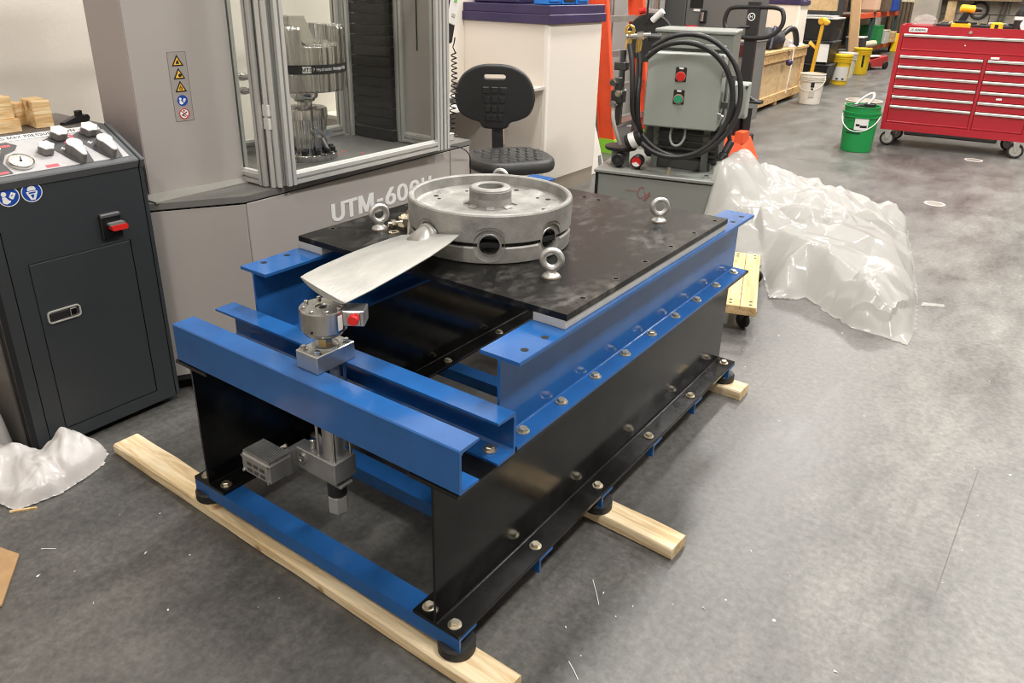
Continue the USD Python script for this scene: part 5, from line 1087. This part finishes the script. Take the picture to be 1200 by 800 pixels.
for i, (z, lb) in enumerate(((0, 'lowest black storage tote of the stack behind the white bucket'), (.365, 'middle black storage tote with two white sheets on it'), (.725, 'upper black storage tote with pale rim in the stack'))):
    t = thing('storage_tote', lb, 'tote', (-2.02, 12.85, z), 0, None)
    part(t, 'tub', hull([(x, y, zz) for zz, k_ in ((0, .86), (.33, 1.0)) for x in (-.34 * k_, .34 * k_) for y in (-.26 * k_, .26 * k_)]), tot)
    part(t, 'rim', bx(-.36, .36, -.28, .28, .325, .355, .008), tot if i < 2 else mat('rim_pale', srgb(200, 198, 192), .5))
    if i == 1:
        part(t, 'white_sheet', hull([(x, -.262 - .0 + q, zz) for x in (-.33, -.14) for zz in (.05, .30) for q in (0, -.004)]), sign_white); part(t, 'white_sheet', hull([(x, -.262 + q, zz) for x in (.10, .31) for zz in (.03, .31) for q in (0, -.004)]), sign_white)
tt = solo('flat_tray', bx(-2.36, -1.76, 12.6, 13.1, 1.082, 1.10, .004), mat('tray_grey', srgb(200, 200, 198), .5), 'pale flat tray lying on the top black tote', 'tray')
yb1 = bucket('yellow_bucket', 'yellow lidded bucket with white label, nearest of the yellow buckets by the totes', 'bucket', (-1.62, 13.25, 0), .147, .48, ybk, None, handle=False, lid=ybk)
ca3 = math.atan2(-14.3, 3.27)
curved_label(yb1, 'paper_label', .133, ca3 - .9, ca3 + .9, .075, .30, mat('label_paper', srgb(214, 212, 206), .5), 'white wrap label', off=.006, r1=.141); 
for q in (-.45, .2): curved_label(yb1, 'label_print', .1345, ca3 + q, ca3 + q + .28, .09, .115, ink, None, off=.007, r1=.1355)
bucket('white_bucket', 'white bucket standing between the two yellow buckets', 'bucket', (-1.80, 14.35, 0), .16, .44, wbk, None, handle=False, lid=wbk)
yb2 = bucket('yellow_bucket', 'plain yellow bucket farthest from the rig, beside the orange rack', 'bucket', (-1.77, 15.35, 0), .157, .47, ybk, None, handle=False, lid=ybk)
ca4 = math.atan2(-16.3, 3.4); curved_label(yb2, 'black_print', .142, ca4 + .1, ca4 + .35, .14, .36, ink, 'black vertical lettering', off=.004, r1=.149)
cbs = thing('cardboard_sheet', 'tall brown cardboard sheet leaning against the orange rack', 'cardboard', (-2.28, 16.9, 0), 0)
part(cbs, 'sheet', hull([(x, y, z) for x, y, z in ((-.05, -.15, .02), (-.02, -.15, .02), (-.05, .55, .02), (-.02, .55, .02), (-.32, .0, 2.1), (-.29, .0, 2.1), (-.32, .7, 2.1), (-.29, .7, 2.1))]), card); part(cbs, 'pale_edge', hull([(x, y, z) for x, y, z in ((-.045, .55, .02), (-.015, .55, .02), (-.045, .60, .02), (-.015, .60, .02), (-.315, .70, 2.1), (-.285, .70, 2.1), (-.315, .76, 2.1), (-.285, .76, 2.1))]), mat('card_edge', srgb(210, 180, 140), .8))
# orange pallet rack
ror = mat('rack_orange', srgb(214, 84, 48), .5); rgr = mat('rack_green', srgb(44, 66, 66), .5)
rk = thing('pallet_rack', 'orange beamed storage rack along the far left wall', 'storage rack', (-2.75, 20.2, 0))
for y in (-2.3, -.5, 2.35):
    for x in (-.42, .14): part(rk, 'upright', bx(x - .04, x + .04, y - .04, y + .04, 0, 2.6, .004), rgr)
for z in (.20, .96, 1.9):
    for x in (-.40, .15): part(rk, 'beam', bx(x - .025, x + .025, -2.3, 2.35, z - .06, z + .06, .006), ror, 'orange beam')
    part(rk, 'shelf_deck', bx(-.38, .14, -2.3, 2.35, z + .03, z + .055, .002), mat('shelf_grey', srgb(120, 116, 110), .6))
RX, RY = -2.75, 20.2
def clutter(nm, lb, c, x, y, z, w, l, h, m, b=.01, top_=None):
    t = thing(nm, lb, c, (x, y, z)); part(t, 'body', bx(-w / 2, w / 2, -l / 2, l / 2, 0, h, b), m)
    if top_: part(t, 'lid', bx(-w / 2 - .006, w / 2 + .006, -l / 2 - .006, l / 2 + .006, h, h + .025, .004), top_)
    return t
gr_ = mat('bin_green', srgb(28, 128, 66), .5); tanb = mat('bag_tan', srgb(214, 178, 150), .6); nav = mat('bin_blue', srgb(28, 70, 160), .5); tanp = mat('parcel_paper', srgb(205, 194, 165), .6)
clutter('storage_bin', 'green storage bin on the lower shelf of the orange rack', 'bin', -2.72, 20.4, .26, .42, .62, .42, gr_, top_=gr_)
clutter('paper_roll_box', 'pale box on the lower shelf of the orange rack next to the green bin', 'box', -2.68, 21.1, .26, .42, .50, .30, mat('box_pale', srgb(196, 192, 184), .6), top_=tanp)
clutter('wooden_tray', 'small wooden tray at the end of the lower rack shelf', 'tray', -2.66, 21.95, .26, .4, .5, .26, plyw)
rr_ = thing('paper_roll', 'cream paper roll lying across the lower rack beam', 'roll', (-2.58, 19.3, .32)); part(rr_, 'roll', cyl((0, -.55, 0), (.08, .55, 0), .075, 18, b=.004), tanp); part(rr_, 'core', cyl((.079, .55, 0), (.0805, .565, 0), .03, 12), card)
clutter('dark_toolbox', 'dark toolbox beside the paper roll on the lower rack shelf', 'toolbox', -2.62, 18.5, .26, .36, .46, .24, darksteel, top_=white_paint)
clutter('plastic_bag_stack', 'pale tan bag bundle on the upper rack shelf', 'bag', -2.72, 19.7, 1.02, .4, .42, .6, tanb, b=.06)
clutter('storage_bin', 'blue storage bin on the upper shelf of the orange rack', 'bin', -2.72, 21.7, 1.02, .42, .75, .55, nav, top_=nav)
clutter('storage_bin', 'brown storage bin between tan bag and blue bin on the rack', 'bin', -2.72, 20.7, 1.02, .42, .7, .5, mat('bin_brown', srgb(100, 84, 66), .6))
clutter('purple_bundle', 'purple blue bundle hanging above the totes by the cardboard panel', 'bundle', -2.55, 15.2, .9, .45, .9, .9, mat('bundle_purple', srgb(70, 62, 118), .7), b=.12)
clutter('dark_crate', 'dark crate stacked above the totes with open boards', 'crate', -2.35, 13.9, .98, .7, .8, .42, mat('dark_mix', (.03, .03, .032), .6), b=.02)
clutter('plywood_offcut', 'tilted plywood offcut above the black totes', 'plywood', -1.95, 12.6, 1.18, .5, .10, .20, plyw, b=.004)
clutter('support_cupboard', 'dark cupboard under the clutter behind the yellow buckets', 'cupboard', -2.45, 14.4, 0, .5, 1.7, .88, mat('dark_mix', (.03, .03, .032), .6), b=.01)
fj = thing('floor_jack', 'red floor jack parked on the floor past the yellow buckets', 'jack', (-1.86, 16.6, 0), 70)
part(fj, 'body', hull([(x, y, z) for x, y, z in ((-.4, -.14, .06), (-.4, .14, .06), (.4, -.16, .06), (.4, .16, .06), (-.4, -.12, .16), (-.4, .12, .16), (.38, -.15, .26), (.38, .15, .26))]), mat('jack_red', srgb(170, 50, 50), .45)); part(fj, 'white_top', bx(-.2, .2, -.1, .1, .24, .27, .01), sign_white)
for x in (-.32, .30): part(fj, 'wheel', cyl((x, -.19, .08), (x, -.14, .08), .08, 18, b=.008), rubber); part(fj, 'wheel', cyl((x, .14, .08), (x, .19, .08), .08, 18, b=.008), rubber)
bo_ = thing('safety_bollard', 'yellow safety bollard at the end of the orange rack', 'bollard', (-2.42, 22.3, 0)); part(bo_, 'sleeve', cat(bx(-.13, .13, -.13, .13, 0, .46, .01)), mat('bollard_yellow', srgb(236, 196, 24), .45)); part(bo_, 'base_plate', bx(-.16, .16, -.16, .16, 0, .012, .002), darksteel)
cu = thing('strip_curtain', 'dark brown corrugated curtain hanging at the far wall', 'curtain', (-2.62, 24.0, 0))
cm = mat('curtain_brown', srgb(98, 82, 66), .7)
for i in range(9): part(cu, 'fold', cat(cyl((-.40 + i * .10, 0, .3), (-.40 + i * .10, 0, 2.4), .052, 10)), cm)
part(cu, 'top_rail', bx(-.5, .5, -.06, .06, 1.22, 1.30, .004), tanp)

# grey cupboards behind the power unit
ecg = mat('cabinet_dark', srgb(88, 88, 87), .45); ecl = mat('cabinet_mid', srgb(104, 104, 101), .45)
ec = thing('electrical_cabinet', 'tall dark grey two door electrical cabinet behind the power unit', 'cabinet', (-2.14, 8.10, 0))
part(ec, 'carcass', bx(-.92, .66, 0, .5, 0, 2.2, .006), ecg); part(ec, 'door', bx(-.90, -.155, -.022, -.001, .08, 2.15, .006), ecg); part(ec, 'door', bx(-.145, .65, -.022, -.001, .08, 2.15, .006), ecl)
part(ec, 'door_latch', cat(bx(.045, .125, -.05, -.022, 1.10, 1.24, .006)), ink); part(ec, 'door_latch', cyl((.085, -.075, 1.12), (.085, -.075, 1.22), .022, 12), bright); part(ec, 'name_plate', bx(-.10, .06, -.026, -.022, 1.26, 1.36, .002), ink); part(ec, 'white_tag', bx(-.05, .03, -.028, -.024, 1.225, 1.25, .001), sign_white)
sl = thing('steel_locker', 'plain grey steel locker standing behind the orange step ladder', 'locker', (-2.72, 7.3, 0))
part(sl, 'carcass', bx(-.45, .3, -.8, .45, 0, 2.2, .006), mat('locker_grey', srgb(150, 148, 144), .5)); part(sl, 'door', bx(.301, .318, -.78, .43, .06, 2.15, .004), LK['locker_grey']); part(sl, 'front_seam', bx(-.44, .29, -.804, -.801, .06, 2.15, .001), LK['locker_grey'])
tc = thing('roller_cabinet', 'grey roller tool cabinet with a maroon top drawer behind the pallet truck', 'tool cabinet', (-1.56, 7.35, 0))
tcg = mat('roller_grey', srgb(112, 112, 110), .45)
part(tc, 'carcass', bx(-.75, .33, 0, .6, .10, .955, .006), tcg); part(tc, 'top_mat', bx(-.76, .34, -.012, .61, .955, .975, .003), mat('roller_top', srgb(142, 142, 136), .5)); dm_ = part(tc, 'top_drawer', bx(-.73, .31, -.016, 0, .82, .935, .004), mat('maroon', srgb(82, 34, 34), .45), 'maroon top drawer')
for z in (.15, .36, .58): part(tc, 'drawer', bx(-.73, .31, -.012, 0, z, z + .20, .004), tcg)
for x in (-.65, .23): part(tc, 'caster', cat(cyl((x - .02, .1, .05), (x + .02, .1, .05), .05, 16)), rubber); part(tc, 'caster', cat(cyl((x - .02, .5, .05), (x + .02, .5, .05), .05, 16)), rubber)
hm = thing('red_helmet', 'red hard hat lying on the grey roller cabinet', 'hard hat', (-2.06, 7.75, .975)); part(hm, 'dome', lathe([(.125, .0), (.12, .05), (.10, .085), (.06, .108), (0, .115)], n=24), mat('helmet_red', srgb(150, 40, 50), .4)); part(hm, 'brim', ring((0, 0, 0), (0, 0, 1), .118, .145, .010, 24), mat('helmet_pale', srgb(206, 150, 150), .4))
gl = thing('work_glove', 'black and cream work glove on the roller cabinet edge beside the handle', 'glove', (-1.36, 7.42, .975), 20)
part(gl, 'palm', hull([(x, y, z) for x in (-.09, .06) for y in (-.05, .05) for z in (0, .04)]), mat('glove_cream', srgb(200, 186, 150), .7))
for i in range(4): part(gl, 'finger', cyl((.05, -.042 + i * .028, .02), (.16, -.06 + i * .036, .018), .015, 8), ink)
ht = thing('cordless_driver', 'black hand tool lying on the roller cabinet top behind the hoses', 'hand tool', (-1.72, 7.45, .975), 10); part(ht, 'barrel', cyl((-.16, 0, .04), (.12, 0, .04), .034, 14, b=.006), ink); part(ht, 'chuck', cyl((.12, 0, .04), (.22, 0, .04), .022, 12), bright); part(ht, 'grip', bx(-.14, -.06, -.14, 0, .01, .06, .01), ink)
aw = thing('aluminium_post', 'upright aluminium profile post with a cross clamp behind the power unit', 'post', (-2.22, 7.05, 0))
part(aw, 'post', bx(-.075, -.025, -.03, .03, 0, 2.2, .003), alframe); part(aw, 'post', bx(.01, .065, -.03, .03, 0, 2.2, .003), bright); part(aw, 'cross_clamp', bx(-.12, .14, -.05, -.02, 1.21, 1.26, .004), alframe); part(aw, 'foot', bx(-.14, .14, -.14, .14, 0, .02, .004), alframe)
hr = thing('hose_reel', 'black round hose reel between the orange ladder and the power unit', 'hose reel', (-1.40, 5.35, 0))
part(hr, 'reel', cat(lathe([(0, -.06), (.19, -.06), (.20, -.05), (.20, -.04), (.12, -.035), (.12, .035), (.20, .04), (.20, .05), (.19, .06), (0, .06)], (0, 0, 1.08), (.35, -.94, 0), 36)), ink); part(hr, 'coiled_hose', cat(*[torus(np.array([0, 0, 1.08]) + np.array([.35, -.94, 0]) * q, (.35, -.94, 0), .145 + .012 * (i % 2), .014, 30, 6) for i, q in enumerate((-.03, -.005, .02))]), hose_m); part(hr, 'stand', cat(bx(-.10, -.06, -.03, .03, 0, 1.1, .004), bx(.06, .10, -.03, .03, 0, 1.1, .004), bx(-.2, .2, -.18, .18, 0, .03, .004)), darksteel)
part(hr, 'red_valve', cyl((-.10, -.03, 1.29), (-.04, -.03, 1.30), .025, 10), red_plastic); part(hr, 'nozzle', cyl((.03, -.05, 1.22), (.12, -.05, 1.30), .026, 10), sign_white)
part(hr, 'hose_tail', tube(smoothpath([(.0, -.10, 1.2), (.02, -.12, 1.5), (.05, -.1, 1.9), (.06, -.08, 2.3)], 6), .010, 6), hose_m, 'black hose running up')

# ---- red tool chest
chr_ = mat('chest_red', srgb(172, 26, 40), .34, coat=.2, bump=.0002, bs=300)
ch = thing('tool_chest', 'red rolling tool chest with many silver handled drawers', 'tool chest', (.20, 7.80, 0), 6.0)
X0, X1, Z0, Z1 = -.070, 1.235, .168, 1.188
part(ch, 'carcass', cat(bx(X0, X1, .02, .60, Z0, Z1 - .022, .004), bx(X0, X1, .02, .04, Z1 - .06, Z1, .002), bx(X0, X1, .58, .60, Z1 - .06, Z1, .002), bx(X0, X0 + .02, .02, .60, Z1 - .06, Z1, .002), bx(X1 - .02, X1, .02, .60, Z1 - .06, Z1, .002)), chr_, 'red chest body')
fpn = sbox(X0, Z0, X1, Z1)
dz = [(1.100, .965)]; drawers = [(-.030, 1.19, .955, 1.108)]
Lz = [.905, .806, .709, .612, .513, .416]; 
for i, z in enumerate(Lz):
    zb = Lz[i + 1] + .006 if i < 5 else .245
    drawers += [(-.025, .708, zb, z), (.742, 1.175, zb, z)]
for q in drawers: fpn = fpn.difference(sbox(q[0] - .004, q[2] - .003, q[1] + .004, q[3] + .004))
part(ch, 'front_frame', extr(fpn, 0.0, .02, 'y'), chr_)
sil = mat('handle_silver', srgb(220, 217, 210), .32, .3)
for x0, x1, z0, z1 in drawers:
    d = part(ch, 'drawer', cat(bx(x0, x1, .004, .02, z0, z1 - .026, .003), bx(x0, x1, -.001, .01, z0, z0 + .014, .003)), chr_)
    part(d, 'handle', cat(extr([(.012, z1), (-.016, z1), (-.020, z1 - .008), (-.014, z1 - .024), (-.006, z1 - .024), (-.008, z1 - .010), (.012, z1 - .008)], x0 + .004, x1 - .004, 'x')), sil, 'full width silver pull')
bd = part(ch, 'name_badge', bx(.010, .172, -.004, 0, 1.128, 1.168, .001), sign_white, 'white maker badge'); part(bd, 'badge_lettering', cat(flat_text('US GENERAL', .019, (.018, -.0045, 1.139), (1, 0, 0), (0, 0, 1), .0006, True, .146)), ink)
part(ch, 'lock', cat(cyl((.545, 0, 1.146), (.545, -.008, 1.146), .015, 16)), bright); part(ch, 'magnet', bx(.762, .835, -.012, -.001, .915, .934, .002), sign_white); part(ch, 'magnet', bx(.89, .94, -.004, .004, .542, .560, .002), sign_white); part(ch, 'white_spot', cyl((.525, .004, 1.026), (.525, .001, 1.026), .007, 8), sign_white)
tyre = mat('tyre_dark', (.02, .02, .02), .6)
for (x, y) in ((.01, .07), (1.165, .07), (.06, .50), (1.12, .50)):
    w = part(ch, 'caster', cat(cyl((x, y - .022, .072), (x, y + .022, .072), .072, 28, b=.006)), tyre, 'black rimmed caster'); part(w, 'hub', cat(cyl((x, y - .026, .072), (x, y + .026, .072), .052, 24, b=.003)), mat('caster_hub', srgb(170, 168, 160), .45))
    part(w, 'fork', cat(hull([(xx, y + s * .032, z) for s in (1, .9) for xx, z in ((x - .035, .166), (x + .03, .166), (x - .012, .06), (x + .012, .06))]), hull([(xx, y - s * .032, z) for s in (1, .9) for xx, z in ((x - .035, .166), (x + .03, .166), (x - .012, .06), (x + .012, .06))]), bx(x - .045, x + .045, y - .05, y + .05, .158, .168, .002)), bright)
part(ch, 'lower_pan', bx(.15, 1.0, .2, .5, .10, .168, .01), darksteel)
# things on the chest (world positions along its top)
c6, s6 = math.cos(math.radians(6)), math.sin(math.radians(6))
def CT(u, v, z=1.166): return (.20 + u * c6 - v * s6, 7.80 + u * s6 + v * c6, z)
dr = thing('cordless_drill', 'yellow and black cordless drill standing on the red tool chest', 'drill', CT(.44, .20), 20)
yel = mat('drill_yellow', srgb(240, 196, 40), .4)
part(dr, 'battery', bx(-.075, .085, -.045, .045, 0, .055, .008), yel); part(dr, 'grip', hull([(x, y, z) for x, y, z in ((-.04, -.022, .05), (.03, -.022, .05), (-.04, .022, .05), (.03, .022, .05), (.0, -.022, .15), (.06, -.022, .15), (.0, .022, .15), (.06, .022, .15))]), ink); part(dr, 'motor_housing', cat(cyl((-.03, 0, .19), (.10, 0, .183), .036, 18, b=.01)), yel); part(dr, 'chuck', cyl((.10, 0, .183), (.16, 0, .18), .024, 14, r1=.018), ink); part(dr, 'battery_band', bx(-.06, .06, -.046, .046, .055, .075, .004), ink)
db = thing('clear_dome_bag', 'clear plastic bubble bag at the left end of the tool chest top', 'plastic bag', CT(.12, .32))
bb = trimesh.creation.icosphere(3, 1.0); v = bb.vertices; bb.vertices = v * (1 + .5 * (meshkit.fbm(v * 2.3, 3, 9)[:, None] - .5)) * [.115, .09, .065] + [0, 0, .055]
part(db, 'bubble', bb, film('bubble_film', (.8, .8, .8), .08, .84, .2, .002, 20), smooth=60)
mt_ = thing('black_tool_tray', 'long black tray of tools lying along the red tool chest top', 'tool tray', CT(.62, .42), 6); part(mt_, 'tray', cat(bx(-.42, .52, -.10, .10, 0, .04, .006)), ink)
for i in range(9): part(mt_, 'hand_tool', cat(cyl((-.36 + i * .085, -.08, .05 + .004 * (i % 3)), (-.30 + i * .085, .06, .05), .010, 8)), (bright, sil, LK['enclosure_grey'], ink)[i % 4])
yd = thing('tape_measure', 'small yellow and black tape measure at the front of the tool chest top', 'tape measure', CT(.75, .12)); part(yd, 'case', bx(-.05, .05, -.03, .03, 0, .075, .012), yel); part(yd, 'grip_band', bx(-.02, .02, -.032, .032, .0, .06, .006), ink)
bt = thing('spray_bottle', 'black bottle with a white band standing on the tool chest at the right edge', 'bottle', CT(.93, .32)); part(bt, 'body', lathe([(0, 0), (.045, 0), (.045, .16), (.022, .20), (.022, .24), (0, .24)], n=20), ink); part(bt, 'band', ring((0, 0, .10), (0, 0, 1), .044, .0465, .03, 20), sign_white); part(bt, 'cap', cyl((0, 0, .24), (0, 0, .28), .024, 14), darksteel)
rl_ = thing('white_roll', 'white roll lying at the right end of the tool chest top', 'roll', CT(1.0, .15)); part(rl_, 'roll', cyl((0, -.05, .06), (0, .06, .06), .06, 22, b=.004), sign_white); part(rl_, 'core', cyl((0, -.052, .06), (0, -.049, .06), .02, 14), card)
# ledge and tools on the block wall behind
ldg = solo('wall_ledge', bx(-.10, 3.0, 11.42, 11.60, 1.40, 1.45, .004), mat('ledge_brown', srgb(122, 104, 80), .7), 'brown timber ledge fixed along the block wall above the tool chest', 'ledge')
stp = thing('timber_post', 'short pale timber post standing against the block wall behind the tool chest', 'post', (.06, 11.5, 0)); part(stp, 'post', bx(-.05, .06, -.05, .05, .0, 1.40, .004), plyw); part(stp, 'foot_block', bx(-.07, .08, -.06, .06, 0, 1.15, .004), card)
for i, (x, lb) in enumerate(((.52, 'dark cable hanging in a loop on the block wall behind the drill'), (.60, 'pair of dark rods leaning on the block wall right of the drill'))):
    if i == 0: solo('cable_loop', torus((x - .13, 11.57, 1.28), (0, 1, .1), .10, .016, 30, 8), ink, lb, 'cable')
    else:
        t = thing('leaning_rods', lb, 'rod', (x, 11.45, 0))
        for q in (0, .05): part(t, 'rod', cyl((-.06 + q, -.02, .02), (.06 + q, .11, 1.44), .011, 8), darksteel)
# floor anchors, debris
for (x, y, r_, lb) in ((1.019, 5.515, .075, 'round pale floor anchor cover nearer the plastic sheeting'), (1.051, 7.60, .08, 'round pale floor cover in front of the tool chest')):
    t = thing('floor_anchor', lb, 'floor plate', (x, y, 0)); part(t, 'rim', ring((0, 0, 0), (0, 0, 1), r_ * .8, r_, .004, 28), mat('anchor_pale', srgb(205, 198, 190), .5)); part(t, 'plate', lathe([(0, 0), (r_ * .8, 0), (r_ * .8, .002), (0, .002)], n=24), mat('anchor_plate', srgb(140, 134, 126), .5))
"""saw cuts in the slab"""
P = np.array([[1.716, 1.594], [1.684, .62]]); e_ = (P[1] - P[0]) / np.linalg.norm(P[1] - P[0]); n_ = np.array([-e_[1], e_[0]])
a_, b_ = P[0] - e_ * .12, P[0] + e_ * .60
sp = struct('trim_1', extr([tuple(a_ + n_ * .0013), tuple(a_ - n_ * .0013), tuple(b_ - n_ * .0013), tuple(b_ + n_ * .0013)], .0, .0006), mat('saw_cut', srgb(104, 102, 97), .8))
sp = struct('trim_2', extr([(-3.3, 6.300), (-3.3, 6.306), (8, 7.0), (8, 6.994)], .0, .0006), LK['saw_cut'])
# scraps and crumbs on the slab
crumbs = []
for i in range(120):
    x, y = R.uniform(-.7, 2.2), R.uniform(-.55, 2.5)
    s = R.uniform(.001, .0036); crumbs.append(xf(hull([(s * R.uniform(-1.8, 1.8), s * R.uniform(-.8, .8), z) for z in (0, s * .8) for _ in range(4)]), (x, y, 0), rz=R.uniform(0, 180)))
solo('floor_crumbs', cat(*crumbs), sign_white, 'tiny white crumbs of plaster scattered over the concrete floor', 'crumbs', kind='stuff')
for (x, y, L_n, a, lb) in ((1.02, .20, .055, -35, 'short pale wire clipping on the floor right of the front foot'), (.93, .47, .09, -50, 'long pale wire clipping on the floor beside the right side beam'), (-.37, -.36, .04, 40, 'pale wire clipping on the floor left of the long timber')):
    solo('wire_clipping', xf(tube(smoothpath([(0, 0, .0015), (L_n * .5, .001, .0012), (L_n, 0, .0012)], 4), .0009, 5), (x, y, 0), rz=a), sign_white, lb, 'wire')
